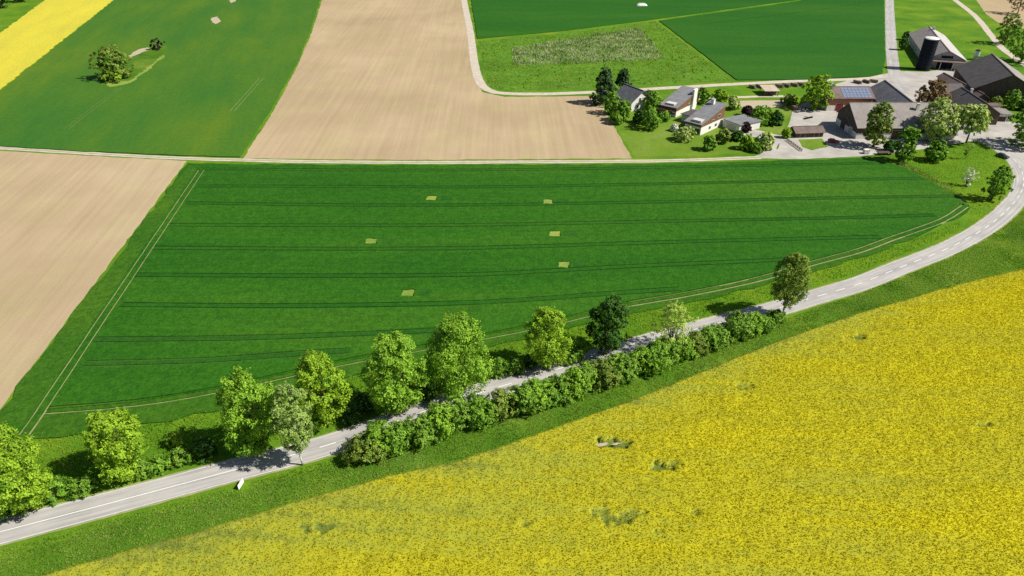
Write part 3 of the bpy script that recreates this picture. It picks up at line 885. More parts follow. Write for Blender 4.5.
HEDGE = [(366, 455), (400, 444), (440, 430), (480, 418.5), (520, 408), (560, 395.5), (600, 382), (640, 368.5), (680, 354.5), (720, 341), (750, 331), (775, 323)]
hp = path_px([(x, y + 1.5) for x, y in HEDGE], 3.1)
ORD = 'first second third fourth fifth sixth seventh eighth ninth tenth eleventh twelfth thirteenth fourteenth fifteenth sixteenth'.split()
lv = ['hedge', 'maple', 'green', 'hedge', 'maple', 'hedge', 'green', 'hedge']
for i, p in enumerate(hp):
    f = i / (len(hp) - 1)
    hm = R.uniform(3.7, 6.2) * (0.62 if f > 0.93 else 1.0) * (0.75 if f < .03 else 1)
    wm = R.uniform(7.2, 9.2) * (0.7 if f > .9 else 1)
    k, rev = i, len(hp) - 1 - i
    if k == 0: lab = 'rounded shrub at the near left end of the roadside hedge, beside the birch'
    elif rev == 0: lab = 'low shrub at the far right end of the roadside hedge, under the lone birch'
    elif k <= rev: lab = 'leafy shrub, %s from the left end of the roadside hedge' % ORD[k]
    else: lab = 'leafy shrub, %s from the right end of the roadside hedge' % ORD[rev]
    tree('hedge_shrub', lab, 'shrub', Vector((p.x + R.uniform(-.5, .5), p.y + R.uniform(-.6, .6), 0)), hm, wm / 2, lv[i % 8] if i % 7 else 'olive', trunk=0.0, n=6000, ls=0.20, lobes=34, seed=100 + i, tr=0.1, clump=22, group='shrubs of the roadside hedge')
shrub('white flowering shrub in the roadside hedge', 629, 378, 3.6, 2.6, 'blossom', seed=150, n=900)
shrub('small whitish flowering shrub in the middle of the hedge, below the olive maple', 535, 398, 3.4, 1.6, 'blossom', seed=151, n=350, ls=0.15)
shrub('pale blossoming shrub at the foot of the yellow bushy tree', 655, 357, 2.6, 4.0, 'chestnut', seed=152, n=900)

G_UN = 'undergrowth between the roadside trees'
for i, (x, y, hm, wm, lf, lab) in enumerate([
    (58, 497, 3.4, 6.0, 'green', 'dense green bush right of the leftmost maple'),
    (85, 492, 2.2, 4.5, 'hedge', 'low bush between the first and second roadside maples'),
    (140, 474, 2.4, 5.0, 'hedge', 'low bush at the right foot of the second roadside maple'),
    (160, 469, 2.2, 5.0, 'green', 'low spreading bush in the gap right of the second maple'),
    (182, 462, 2.6, 5.0, 'hedge', 'green bush midway between the second and third maples'),
    (176, 446, 2.4, 3.4, 'lime', 'small yellow green bush standing back from the road'),
    (205, 456, 3.0, 5.5, 'dark', 'dark bush at the left foot of the broad third maple'),
    (352, 420, 3.8, 5.0, 'dark', 'dark bush between the bright green maple and the large rounded maple'),
    (364, 410, 3.5, 4.6, 'dark', 'dark bush left of the large rounded maple, further from the road'),
    (425, 398, 3.6, 5.0, 'dark', 'dark bush between the two largest roadside maples'),
    (500, 376, 4.2, 5.2, 'green', 'green bush right of the tallest roadside maple'),
    (516, 373, 2.8, 4.4, 'hedge', 'low bush left of the small yellow green maple'),
    (530, 366, 2.4, 3.4, 'dark', 'low dark bush at the left foot of the small yellow green maple'),
    (578, 357, 5.0, 5.0, 'green', 'bush between the small maple and the dark round tree'),
    (570, 362, 2.6, 4.0, 'hedge', 'low bush at the road edge by the small maple'),
    (12, 512, 3.0, 6.0, 'dark', 'dark bush at the foot of the leftmost maple')]):
    shrub(lab, x, y, hm, wm, lf, G_UN, 170 + i, 2200)

# island in the barley field and the far left corner
px_tree('thorn_tree', 'clump of grey green trees on the island in the barley field', 117, 79, 49, 33, 'olive', trunk=0.0, n=5000, ls=0.55, lobes=40, seed=30)
px_tree('thorn_bush', 'low bright green bush in front of the tree on the field island', 115, 83, 70, 14, 'lime', trunk=0.05, n=900, ls=0.5, lobes=10, seed=31, cat='shrub')
px_tree('thorn_bush', 'small dark bush at the far tip of the field island', 158, 50, 41, 12, 'purple', trunk=0.05, n=900, ls=0.45, lobes=10, seed=32, cat='shrub')
px_tree('dark_tree', 'dark tree cut by the top left corner', 2, 8, -18, 26, 'dark', trunk=0.1, n=2600, ls=0.7, seed=33)
px_tree('dark_tree', 'dark tree touching the top edge near the left corner', 22, 2, -16, 18, 'dark', trunk=0.1, n=1800, ls=0.7, seed=34)

# farm and garden trees
FT = [
    ('conifer_tree', 'tall dark conifer at the corner of the bare field, left of the white gabled house', 603, 104, 70, 30, 'conifer', dict(shape='cone', trunk=0.06, n=3000, ls=0.5, lobes=40)),
    ('conifer_tree', 'dark conifer behind the white gabled house', 622, 94, 70, 24, 'conifer', dict(shape='cone', trunk=0.06, n=2600, ls=0.5, lobes=36)),
    ('garden_tree', 'green tree below the tall conifer beside the bare field', 611, 114, 92, 17, 'green', {}),
    ('garden_tree', 'bushy tree hiding the corner of the white gabled house', 622, 121, 101, 17, 'green', {}),
    ('garden_tree', 'round dark green tree on the lawn left of the houses', 650, 129, 109, 19, 'green', {}),
    ('garden_tree', 'tree between the white gabled house and the balcony house', 652, 111, 94, 18, 'green', {}),
    ('garden_tree', 'tree behind the two slanted roof houses', 702, 103, 90, 16, 'green', {}),
    ('garden_tree', 'pale tree behind the slanted roof houses, right one', 720, 101, 91, 14, 'lime', {}),
    ('fruit_tree', 'pale fruit tree behind the flat roofed garage', 733, 109, 98, 12, 'chestnut', {}),
    ('purple_bush', 'dark purple bush behind the flat roofed garage', 747, 116, 107, 10, 'purple', {}),
    ('garden_tree', 'round dark green tree right of the flat roofed garage', 760, 124, 107, 19, 'green', {}),
    ('garden_tree', 'small round green tree beside the driveway', 775, 125, 113, 13, 'dark', {}),
    ('purple_bush', 'purple bush in front of the flat roofed garage', 745, 132, 123, 9, 'purple', {}),
    ('garden_bush', 'wide bush on the lawn in front of the houses', 684, 140, 130, 18, 'chestnut', {}),
    ('garden_bush', 'small white flowering bush on the lawn', 674, 131, 126, 8, 'blossom', {}),
    ('fruit_tree', 'small fruit tree on the lawn near the field track', 708, 150, 137, 13, 'green', {}),
    ('fruit_tree', 'grey green bush in front of the white walled house', 722, 143, 131, 14, 'olive', {}),
    ('garden_bush', 'dark bush in front of the garage wall', 736, 140, 132, 12, 'dark', {}),
    ('fruit_tree', 'light green tree in the garden corner', 746, 149, 136, 14, 'lime', {}),
    ('fruit_tree', 'pale green fruit tree at the garden corner by the driveway', 764, 150, 135, 17, 'chestnut', {}),
    ('walnut_tree', 'big bright green tree left of the solar roof barn', 813, 109, 77, 27, 'lime', dict(n=4500)),
    ('chestnut_tree', 'tall flowering chestnut in front of the long barn, left one', 873, 147, 103, 25, 'olive', dict(n=5000)),
    ('chestnut_tree', 'large pale flowering chestnut in front of the long barn, right one', 933, 141, 103, 33, 'chestnut', dict(n=6500, trunk=0.1)),
    ('walnut_tree', 'dark green tree between the two chestnuts by the lane', 902, 162, 127, 21, 'green', dict(n=4000)),
    ('garden_tree', 'low round tree below the pale chestnut', 934, 161, 143, 17, 'green', dict(n=2600)),
    ('blossom_tree', 'pale blossoming tree with leaning trunk on the asphalt yard', 966, 143, 108, 28, 'chestnut', dict(n=4200, trunk=0.38, tr=0.35)),
    ('copper_tree', 'copper brown tree behind the long barn', 930, 108, 84, 29, 'copper', dict(n=4500)),
    ('oak_tree', 'large dark green tree cut by the right edge above the road', 1026, 146, 106, 40, 'green', dict(n=5000)),
    ('field_tree', 'sparse tree cut by the right edge beside the gravel path', 1004, 44, 14, 22, 'olive', dict(n=3000)),
    ('field_tree', 'dark tree cut by the right edge below the brown field', 1021, 62, 20, 32, 'green', dict(n=4200)),
    ('field_tree', 'lone tree with brownish crown at the top right corner', 1017, 14, -8, 22, 'copper', dict(n=1900, trunk=0.3)),
    ('garden_bush', 'bright green bush under the eaves of the big dark barn', 978, 96, 82, 11, 'lime', {}),
    ('garden_bush', 'yellow green bush in the farm garden, left one', 998, 97, 86, 14, 'lime', {}),
    ('garden_bush', 'pale bush in the farm garden beside the small shed', 994, 108, 98, 12, 'olive', {}),
    ('garden_tree', 'dark green tree in the farm garden', 1009, 108, 92, 16, 'green', {}),
    ('garden_bush', 'dark bush at the right edge of the farm garden', 1022, 110, 97, 12, 'dark', {}),
    ('roadside_bush', 'upper of two dark bushes between the far road and the silo', 906, 40, 32, 9, 'dark', dict(n=700)),
    ('roadside_bush', 'lower of two dark bushes between the far road and the silo', 902, 50, 38, 8, 'dark', dict(n=700)),
    ('young_tree', 'small dark tree on the grass inside the road bend', 991, 200, 167, 22, 'green', dict(n=2200, ls=0.36, trunk=0.06, lobes=32)),
    ('blossom_bush', 'white blossoming bush on the grass inside the road bend', 966, 186, 169, 13, 'blossom', dict(n=420, ls=0.24, lobes=14, trunk=0.03)),
    ('young_tree', 'thin almost bare sapling on the grass by the lane', 965, 159, 144, 9, 'olive', dict(n=170, ls=0.26, lobes=8, trunk=0.3, tr=0.12)),
    ('garden_bush', 'dark low bush left of the pale garden corner tree', 755, 152, 144, 10, 'green', {}),
    ('garden_bush', 'bush at the foot of the balcony house', 664, 121, 112, 10, 'green', {}),
    ('garden_bush', 'bush behind the white gabled house beside the gravel track', 648, 99, 92, 10, 'olive', {}),
    ('garden_bush', 'dark bush in the shade left of the round lawn tree', 640, 123, 112, 14, 'dark', {}),
    ('garden_bush', 'green bush left of the bushy tree at the bare field', 616, 124, 113, 11, 'green', {}),
    ('garden_tree', 'green tree between the two dark conifers', 612, 100, 84, 14, 'green', {}),
    ('garden_bush', 'small bush beside the long barn wall near the lane', 889, 151, 142, 10, 'dark', {}),
    ('garden_bush', 'round bush at the left end of the low yard shed', 786, 138, 129, 8, 'lime', {}),
    ('garden_bush', 'low bush beside the yard, behind the low shed', 789, 104, 97, 14, 'olive', {}),
]
for i, (nm, lab, bx, by, top, w, lf, kw) in enumerate(FT):
    kw = dict(kw)
    kw['n'] = int(kw.get('n', 1900) * 1.35); kw.setdefault('ls', 0.42); kw.setdefault('trunk', 0.03); kw.setdefault('lobes', 40)
    px_tree(nm, lab, bx, by, top, w, lf, seed=300 + i, cat='shrub' if 'bush' in nm else 'tree', **kw)

# ------------------------------------------------------------------ buildings
M['plaster'] = m_rough('white render', (0.66, 0.64, 0.60), (0.80, 0.78, 0.74), 0.6)
M['brown_wood'] = m_planks('brown boarding', (0.11, 0.06, 0.03), (0.22, 0.12, 0.065))
M['dark_wood'] = m_planks('weathered boarding', (0.055, 0.042, 0.035), (0.13, 0.10, 0.08))
M['red_wood'] = m_planks('red brown boarding', (0.26, 0.11, 0.06), (0.42, 0.20, 0.12))
M['roof_slate'] = m_roof('slate grey roof', (0.10, 0.105, 0.12), (0.19, 0.19, 0.205))
M['roof_light'] = m_roof('pale fibre cement', (0.38, 0.36, 0.35), (0.55, 0.52, 0.49))
M['roof_brown'] = m_roof('brown tile roof', (0.13, 0.095, 0.08), (0.22, 0.165, 0.14))
M['roof_dark'] = m_roof('dark tile roof', (0.075, 0.065, 0.065), (0.13, 0.115, 0.11))
M['roof_grey'] = m_roof('weathered grey roof', (0.22, 0.20, 0.185), (0.33, 0.295, 0.27))
M['roof_house'] = m_roof('light slate roof', (0.17, 0.175, 0.185), (0.27, 0.27, 0.28))
M['glass'] = mat('window glass', lambda nt: surf(nt, (0.03, 0.035, 0.04), 0.08, spec=0.6))
M['frame'] = m_rough('window frame', (0.5, 0.48, 0.45), (0.62, 0.6, 0.56), 2)
M['metal'] = m_rough('galvanised metal', (0.42, 0.44, 0.46), (0.58, 0.6, 0.62), 1.0, 0.4, 0.1, 0.5)
M['black'] = m_rough('black rubber and barn shade', (0.015, 0.015, 0.017), (0.03, 0.03, 0.032), 3)
M['solar'] = mat('solar cells', lambda nt: surf(nt, ramp(nt, noise(nt, coords(nt), 1.5, 2), [(0.3, (0.16, 0.19, 0.27)), (0.7, (0.22, 0.26, 0.36))]), 0.22, spec=0.6))
M['silo'] = m_rough('dark blue steel', (0.006, 0.009, 0.016), (0.014, 0.018, 0.028), 0.6, 0.65, 0.05, 0.12)
M['door'] = m_planks('brown door', (0.06, 0.04, 0.03), (0.12, 0.08, 0.05))
M['red_door'] = m_planks('dark red door', (0.13, 0.02, 0.02), (0.22, 0.04, 0.035))

def part_box(name, b, m_, parent):
    return mesh_obj(name, *box(*b), m_, parent)

def opening(root, name, face, u, z, w, h_, L, W, m_pane, m_frame):
    """window or door on face 'x+','x-','y+','y-' of a block L by W: a frame with a pane inside it"""
    def bb(w_, z0, z1, t0, t1):
        if face[0] == 'y':
            sgn = 1 if face[1] == '+' else -1
            y0, y1 = sorted((sgn * (W / 2 + t0), sgn * (W / 2 + t1)))
            return (u - w_ / 2, u + w_ / 2, y0, y1, z0, z1)
        sgn = 1 if face[1] == '+' else -1
        x0, x1 = sorted((sgn * (L / 2 + t0), sgn * (L / 2 + t1)))
        return (x0, x1, u - w_ / 2, u + w_ / 2, z0, z1)
    fr = part_box(name, bb(w, z, z + h_, -0.05, 0.06), m_frame, root)
    part_box('pane' if name == 'window' else 'leaf', bb(w - 0.24, z + 0.12 if name == 'window' else z + 0.02, z + h_ - 0.12, 0.0, 0.075), m_pane, fr)
    return fr

def slab(p, th):
    """roof slab from four corner points (counter-clockwise seen from above) and thickness"""
    a, b, c, d = [Vector(q) for q in p]
    n = (b - a).cross(c - a).normalized()
    if n.z < 0: n = -n
    top = [a, b, c, d]; bot = [q - n * th for q in top]
    return [tuple(q) for q in bot + top], [(3, 2, 1, 0), (4, 5, 6, 7), (0, 1, 5, 4), (1, 2, 6, 5), (2, 3, 7, 6), (3, 0, 4, 7)]

def gable(name, label, cat, ra, rb, zr, ze, hw, m_wall, m_roof_l, m_roof_r=None, over=0.7, openings=(), base_wall=None, chimney=None, hwr=None, group=None):
    """ridge ends in pixels at height zr; walls hw either side with eaves at ze. local x runs along the ridge"""
    A, B = at(*ra, zr), at(*rb, zr)
    c = (A + B) / 2; d = B - A
    L = d.to_2d().length - 2 * over * 0.6
    root = empty(name, (c.x, c.y, 0), math.atan2(d.y, d.x))
    tag(root, label, cat, group)
    hwr = hwr or hw
    v = []
    for x in (-L / 2, L / 2):
        v += [(x, -hw, 0), (x, hwr, 0), (x, hwr, ze), (x, 0, zr - 0.05), (x, -hw, ze)]
    f = [(4, 3, 2, 1, 0), (5, 6, 7, 8, 9), (0, 1, 6, 5), (1, 2, 7, 6), (2, 3, 8, 7), (3, 4, 9, 8), (4, 0, 5, 9)]
    mesh_obj('wall', v, f, m_wall, root)
    X = L / 2 + over
    for sgn, m_, w_ in ((-1, m_roof_l, hw), (1, m_roof_r or m_roof_l, hwr)):
        sl = (zr - ze) / w_
        q = [(-X, 0, zr + 0.2), (X, 0, zr + 0.2), (X, sgn * (w_ + over), ze - sl * over + 0.2), (-X, sgn * (w_ + over), ze - sl * over + 0.2)]
        if sgn < 0: q = q[::-1]
        mesh_obj('roof', *slab(q, 0.2), m_, root)
    part_box('ridge_cap', (-X - 0.02, X + 0.02, -0.22, 0.22, zr + 0.12, zr + 0.30), m_roof_l, root)
    if base_wall:
        hb, mb = base_wall
        vf = ([], [])
        for b_ in ((-L / 2 - .06, L / 2 + .06, -hw - .06, -hw + .05, 0, hb), (-L / 2 - .06, L / 2 + .06, hwr - .05, hwr + .06, 0, hb), (-L / 2 - .06, -L / 2 + .05, -hw + .05, hwr - .05, 0, hb), (L / 2 - .05, L / 2 + .06, -hw + .05, hwr - .05, 0, hb)):
            add(vf, *box(*b_))
        mesh_obj('base_wall', vf[0], vf[1], mb, root)
    for (nm, face, u, z, w, h_, mp, mf) in openings:
        opening(root, nm, face, u, z, w, h_, L + (0.12 if base_wall else 0), 2 * hw + (0.12 if base_wall else 0), mp, mf)
    if chimney:
        x, y, zt, s_, m_ = chimney
        ch = part_box('chimney', (x - s_, x + s_, y - s_, y + s_, ze, zt), m_, root)
        part_box('chimney_cap', (x - s_ - .1, x + s_ + .1, y - s_ - .1, y + s_ + .1, zt, zt + .15), M['metal'], ch)
    return root, L

def mono(name, label, cat, front, back, width, hf, hb, m_wall, m_roof, m_upper=None, upper_frac=0.5, over=0.6, openings=(), chimney=None, flip=1):
    """single-pitch block: base corner pixels front and back of one long side; the block lies to the left of it.
    local x runs front -> back, roof rises from hf to hb"""
    A, B = at(*front), at(*back)
    d = (B - A).to_2d(); L = d.length
    dn = d.normalized(); nl = Vector((-dn.y, dn.x)) * flip
    c = (A.to_2d() + B.to_2d()) / 2 + nl * width / 2
    root = empty(name, (c.x, c.y, 0), math.atan2(d.y, d.x))
    tag(root, label, cat)
    w2 = width / 2
    v = [(-L / 2, -w2, 0), (L / 2, -w2, 0), (L / 2, w2, 0), (-L / 2, w2, 0), (-L / 2, -w2, hf), (L / 2, -w2, hb), (L / 2, w2, hb), (-L / 2, w2, hf)]
    f = [(3, 2, 1, 0), (4, 5, 6, 7), (0, 1, 5, 4), (1, 2, 6, 5), (2, 3, 7, 6), (3, 0, 4, 7)]
    mesh_obj('wall', v, f, m_wall, root)
    if m_upper:
        zf = hf * upper_frac
        e = 0.05
        v2 = [(-L / 2 - e, -w2 - e, zf), (L / 2 + e, -w2 - e, zf), (L / 2 + e, w2 + e, zf), (-L / 2 - e, w2 + e, zf),
              (-L / 2 - e, -w2 - e, hf - .02), (L / 2 + e, -w2 - e, hb - .02), (L / 2 + e, w2 + e, hb - .02), (-L / 2 - e, w2 + e, hf - .02)]
        mesh_obj('upper_cladding', v2, f, m_upper, root)
    sl = (hb - hf) / L
    X, Yw = L / 2 + over, w2 + over * 0.6
    mesh_obj('roof', *slab([(-X, -Yw, hf - sl * over + .25), (X, -Yw, hb + sl * over + .25), (X, Yw, hb + sl * over + .25), (-X, Yw, hf - sl * over + .25)], 0.22), m_roof, root)
    for (nm, face, u, z, w, h_, mp, mf) in openings:
        opening(root, nm, face, u, z, w, h_, L + .1, width + .1, mp, mf)
    if chimney:
        x, y, z0, zt, sx_, sy_, m_ = chimney
        ch = part_box('chimney', (x - sx_, x + sx_, y - sy_, y + sy_, z0, zt), m_, root)
        part_box('chimney_cap', (x - sx_ - .12, x + sx_ + .12, y - sy_ - .12, y + sy_ + .12, zt, zt + .14), M['metal'], ch)
    return root, L, w2

G_, FR, DK = M['glass'], M['frame'], M['door']
# houses
gable('house', 'white gabled house with slate roof behind garden trees', 'house', (625, 84), (643.5, 91), 8.6, 4.2, 6.0, M['plaster'], M['roof_slate'],
      openings=[('window', 'x+', -2.2, 1.0, 1.3, 1.4, G_, FR), ('window', 'x+', 2.2, 1.0, 1.3, 1.4, G_, FR), ('window', 'x+', -1.2, 4.2, 1.2, 1.3, G_, FR), ('window', 'x+', 1.4, 4.2, 1.2, 1.3, G_, FR), ('window', 'y-', -3, 1.2, 1.4, 1.3, G_, FR), ('window', 'y-', 3, 1.2, 1.4, 1.3, G_, FR)])
r_, L_, w_ = mono('house', 'balcony house with long slanted grey roof and tall white chimney wall', 'house', (675.5, 117.5), (696, 107), 8.2, 4.2, 8.0, M['plaster'], M['roof_house'], M['brown_wood'], 0.62,
      openings=[('window', 'x-', -2.4, 1.0, 2.4, 1.8, G_, FR), ('window', 'x-', 2.2, 1.0, 2.6, 1.8, G_, FR), ('window', 'y-', 2, 2.4, 1.6, 1.3, G_, FR), ('window', 'y-', 5.5, 5.2, 1.6, 1.3, G_, FR)])
part_box('chimney', (L_ / 2 - 6.0, L_ / 2 - 2.8, -w_ - 1.0, -w_ - 0.05, 0, 9.4), M['plaster'], r_)
part_box('skylight', (-L_ / 2 + 1.0, -L_ / 2 + 4.0, -2.2, 2.0, 4.7, 5.35), M['frame'], r_)
bal = part_box('balcony', (-L_ / 2 - 2.2, -L_ / 2 - 0.02, -w_ + .5, w_ - .5, 2.3, 2.5), M['dark_wood'], r_)
part_box('railing', (-L_ / 2 - 2.26, -L_ / 2 - 2.18, -w_ + .5, w_ - .5, 2.5, 3.3), M['red_wood'], bal)
r_, L_, w_ = mono('house', 'white and brown house with slanted grey roof and white chimney, largest in the garden', 'house', (700, 135.5), (722.5, 125), 7.6, 4.5, 8.8, M['plaster'], M['roof_house'], M['brown_wood'], 0.74,
      openings=[('window', 'y-', -2, 1.0, 1.6, 1.3, G_, FR), ('window', 'y-', 3, 1.0, 1.6, 1.3, G_, FR), ('window', 'y-', 5, 4.4, 2.2, 1.5, G_, FR), ('window', 'y-', 0, 3.6, 2.0, 1.0, G_, FR), ('window', 'x-', -2, 0.4, 3.0, 2.2, G_, FR), ('window', 'x-', 2, 0.4, 2.6, 2.2, G_, FR)],
      chimney=None)
ch = part_box('chimney', (L_ / 2 - 2.6, L_ / 2 - 1.2, 0.6, 2.0, 7.6, 10.6), M['plaster'], r_)
part_box('chimney_cap', (L_ / 2 - 2.7, L_ / 2 - 1.1, 0.5, 2.1, 10.6, 10.75), M['metal'], ch)
part_box('skylight', (-L_ / 2 + 0.6, -L_ / 2 + 3.6, -3.0, 1.2, 4.9, 5.75), M['frame'], r_)
mono('garage', 'flat roofed garage with white wall between the two slanted roof houses', 'garage', (681, 121), (695, 125), 8.5, 3.1, 3.3, M['plaster'], M['roof_dark'],
      openings=[('window', 'y-', 1.5, 1.2, 1.6, 1.0, G_, FR)])
mono('garage', 'flat roofed grey garage with white wall right of the houses', 'garage', (722.5, 126.5), (738.5, 133), 12.0, 3.2, 3.4, M['plaster'], M['roof_house'],
      openings=[('garage_door', 'y-', 0.0, 0.05, 5.2, 2.4, M['frame'], M['metal'])])

# farm
sr, sL = gable('barn', 'red brown barn with solar panels on its roof', 'barn', (824, 87), (869.5, 87), 9.0, 6.0, 7.0, M['red_wood'], M['roof_brown'],
      openings=[('barn_door', 'y-', -4.5, 0.05, 3.6, 3.6, M['red_door'], FR), ('window', 'y-', 0.5, 1.6, 1.8, 1.2, G_, FR), ('window', 'y-', 4.5, 1.6, 1.8, 1.2, G_, FR), ('barn_door', 'y-', 8.5, 0.05, 3.4, 3.4, M['door'], FR)], base_wall=(2.6, M['plaster']))
sl = 3.0 / 7.0
cn = math.sqrt(1 + sl * sl)
for i in range(8):
    for j in range(4):
        x0 = -3.4 + i * 1.62; y0 = -0.7 - j * 1.62
        q = [(x0, y0, 9.2 + sl * y0 + .1), (x0, y0 - 1.5, 9.2 + sl * (y0 - 1.5) + .1), (x0 + 1.5, y0 - 1.5, 9.2 + sl * (y0 - 1.5) + .1), (x0 + 1.5, y0, 9.2 + sl * y0 + .1)]
        mesh_obj('solar_panel', *slab(q, 0.06), M['solar'], sr)
gable('barn', 'dark roofed barn between the solar barn and the copper brown tree', 'barn', (885, 80.5), (914, 103), 10.0, 5.5, 7.5, M['dark_wood'], M['roof_slate'], M['roof_dark'],
      openings=[('barn_door', 'x-', 0, 0.05, 4, 4, M['door'], FR)])
gable('barn', 'long barn with weathered grey roof behind the chestnut trees', 'barn', (850, 103), (949, 103), 11.5, 5.0, 11.5, M['dark_wood'], M['roof_grey'], hwr=9.0,
      openings=[('barn_door', 'x-', 2, 0.05, 4.2, 4.2, M['door'], DK), ('barn_door', 'x-', -5.5, 0.05, 3.2, 3.2, M['roof_light'], FR), ('window', 'y-', -16, 1.2, 1.5, 1.4, G_, FR), ('window', 'y-', -11, 1.2, 1.5, 1.4, G_, FR), ('barn_door', 'y-', -4, 0.05, 4.2, 3.8, M['door'], FR), ('window', 'y-', 4, 1.2, 1.5, 1.4, G_, FR), ('window', 'y-', 9, 1.2, 1.5, 1.4, G_, FR), ('window', 'y-', 15, 1.2, 1.5, 1.4, G_, FR)],
      base_wall=(2.4, M['plaster']), chimney=(6, -3.5, 12.2, 0.5, M['plaster']))
gable('shed', 'low shed with weathered brown roof in the yard', 'shed', (793, 127), (822, 126), 3.6, 2.2, 3.2, M['dark_wood'], M['roof_brown'],
      openings=[('barn_door', 'y-', -3, 0.05, 2.2, 1.9, M['door'], FR), ('barn_door', 'y-', 3, 0.05, 2.2, 1.9, M['door'], FR)])
gable('barn', 'biggest dark barn with broad brown gable roof by the right edge', 'barn', (992, 54), (1014, 75), 13.5, 6.0, 14.0, M['dark_wood'], M['roof_dark'], M['roof_grey'],
      openings=[('barn_door', 'x+', 0, 0.05, 5, 4.5, M['door'], DK), ('barn_door', 'x+', -7, 0.05, 3, 3, M['door'], DK)])
gable('farmhouse', 'dark roofed farmhouse between the big barn and the pale blossoming tree', 'house', (962, 87.5), (986, 103), 9.5, 5.0, 7.5, M['dark_wood'], M['roof_dark'], M['roof_brown'],
      openings=[('window', 'x+', -3, 1.0, 1.3, 1.5, G_, FR), ('window', 'x+', 3, 1.0, 1.3, 1.5, G_, FR), ('window', 'y-', 0, 1.0, 1.3, 1.5, G_, FR), ('window', 'y-', 5, 1.0, 1.3, 1.5, G_, FR)], chimney=(-4, 0.6, 11.0, 0.45, M['plaster']))
gable('outbuilding', 'low dark outbuilding behind the copper brown tree', 'shed', (940, 83.5), (961, 83.5), 7.0, 4.2, 5.5, M['dark_wood'], M['roof_dark'])
gable('lean_to', 'long narrow shed with brown roof beside the silo yard', 'shed', (944, 73), (984, 94), 5.2, 3.6, 2.6, M['dark_wood'], M['roof_brown'])
mono('shed', 'small flat roofed shed with pale grey roof beside the asphalt yard', 'shed', (991, 121), (1009, 122), 8.0, 3.4, 3.2, M['plaster'], M['roof_grey'], openings=[('garage_door', 'y-', 0, 0.05, 4, 2.2, M['door'], FR)])
mono('shed', 'low brown roofed annex in front of the farmhouse', 'shed', (979, 113), (998, 113.5), 4.0, 3.0, 3.4, M['plaster'], M['roof_brown'])
# cattle barn by the silo
cr, cL = gable('cattle_barn', 'cattle barn with pale roof behind the silo', 'barn', (929, 26.5), (949.5, 51), 9.5, 5.0, 9.5, M['roof_light'], M['roof_grey'], M['roof_light'], hwr=9.5,
      openings=[('barn_door', 'x+', 0, 0.05, 8, 4.4, M['black'], M['metal']), ('window', 'x+', 0, 5.4, 6, 1.6, M['black'], M['metal'])])  # black panels paint the shaded inside of the open gable
part_box('porch_roof', (cL / 2 + 0.1, cL / 2 + 4.5, -9, 9, 4.2, 4.5), M['roof_brown'], cr)
for yy in (-8.6, -3, 3, 8.6):
    part_box('post', (cL / 2 + 4.0, cL / 2 + 4.3, yy - .15, yy + .15, 0, 4.2), M['metal'], cr)
part_box('vent', (-cL / 2 + 9, -cL / 2 + 10.2, 0.3, 1.6, 9.4, 11.2), M['metal'], cr)

# silo
sb = at(922.3, 69.6)
sh = height_at(sb, 38.5)
root = tag(empty('silo', sb), 'tall dark blue steel silo with white domed cap', 'silo')
rad = 6.6 * mpp(sb)
def cyl(r0, r1, z0, z1, n=32):
    vf = ([], []); tube(vf, (0, 0, z0), (0, 0, z1), r0, r1, n); return vf
vf = cyl(rad, rad, 0, sh); mesh_obj('tank', *vf, M['silo'], root, False)
for k in range(1, 9):
    vf = cyl(rad + .07, rad + .07, sh * k / 9 - .06, sh * k / 9 + .06); mesh_obj('hoop', *vf, M['silo'], root)
vf = ([], []); tube(vf, (0, 0, sh), (0, 0, sh + .45), rad + .12, rad * .9, 32); tube(vf, (0, 0, sh + .45), (0, 0, sh + .9), rad * .9, rad * .25, 32); mesh_obj('cap', *vf, M['plaster'], root)
vf = ([], [])
for xx in (-.25, .25): tube(vf, (xx, -rad - .25, 0), (xx, -rad - .25, sh), .05, .05, 4)
for k in range(28): tube(vf, (-.25, -rad - .25, .5 + k * .5), (.25, -rad - .25, .5 + k * .5), .03, .03, 4)
ld = mesh_obj('ladder', *vf, M['metal'], root); ld.rotation_euler = (0, 0, 2.0)
# feed bin
fb = at(975, 60)
root = tag(empty('feed_bin', fb), 'small pale metal feed bin with dark lid behind the big barn', 'feed bin')
vf = ([], []); tube(vf, (0, 0, 1.2), (0, 0, 2.4), .5, 1.5, 16); tube(vf, (0, 0, 2.4), (0, 0, 5.2), 1.5, 1.5, 16); mesh_obj('tank', *vf, M['metal'], root)
vf = ([], []); tube(vf, (0, 0, 5.2), (0, 0, 5.9), 1.6, .5, 16); mesh_obj('lid', *vf, M['silo'], root)
for a in range(4):
    vf = ([], []); t = a * math.pi / 2 + .8; tube(vf, (math.cos(t) * 1.4, math.sin(t) * 1.4, 0), (math.cos(t) * 1.4, math.sin(t) * 1.4, 2.6), .08, .08, 5); mesh_obj('leg', *vf, M['metal'], root)

# open wood shelter
root = tag(empty('wood_shelter', at(768.5, 94)), 'open wood shelter with pale flat roof beside the log piles', 'shelter')
for x in (-3.2, 0, 3.2):
    for y in (-3.6, 3.6):
        part_box('post', (x - .12, x + .12, y - .12, y + .12, 0, 2.6 if y < 0 else 3.0), M['dark_wood'], root)
mesh_obj('roof', *slab([(-3.7, -4.6, 2.75), (3.7, -4.6, 2.75), (3.7, 4.6, 3.2), (-3.7, 4.6, 3.2)], .15), m_roof('pale board roof', (0.46, 0.36, 0.28), (0.62, 0.50, 0.40)), root)
for k in range(4):
    vf = ([], [])
    tube(vf, (-2.8, -2.4 + k * .0, .3 + k * .45), (2.8, -2.4, .3 + k * .45), .22, .22, 7); mesh_obj('stored_log', *vf, M['bark'], root)

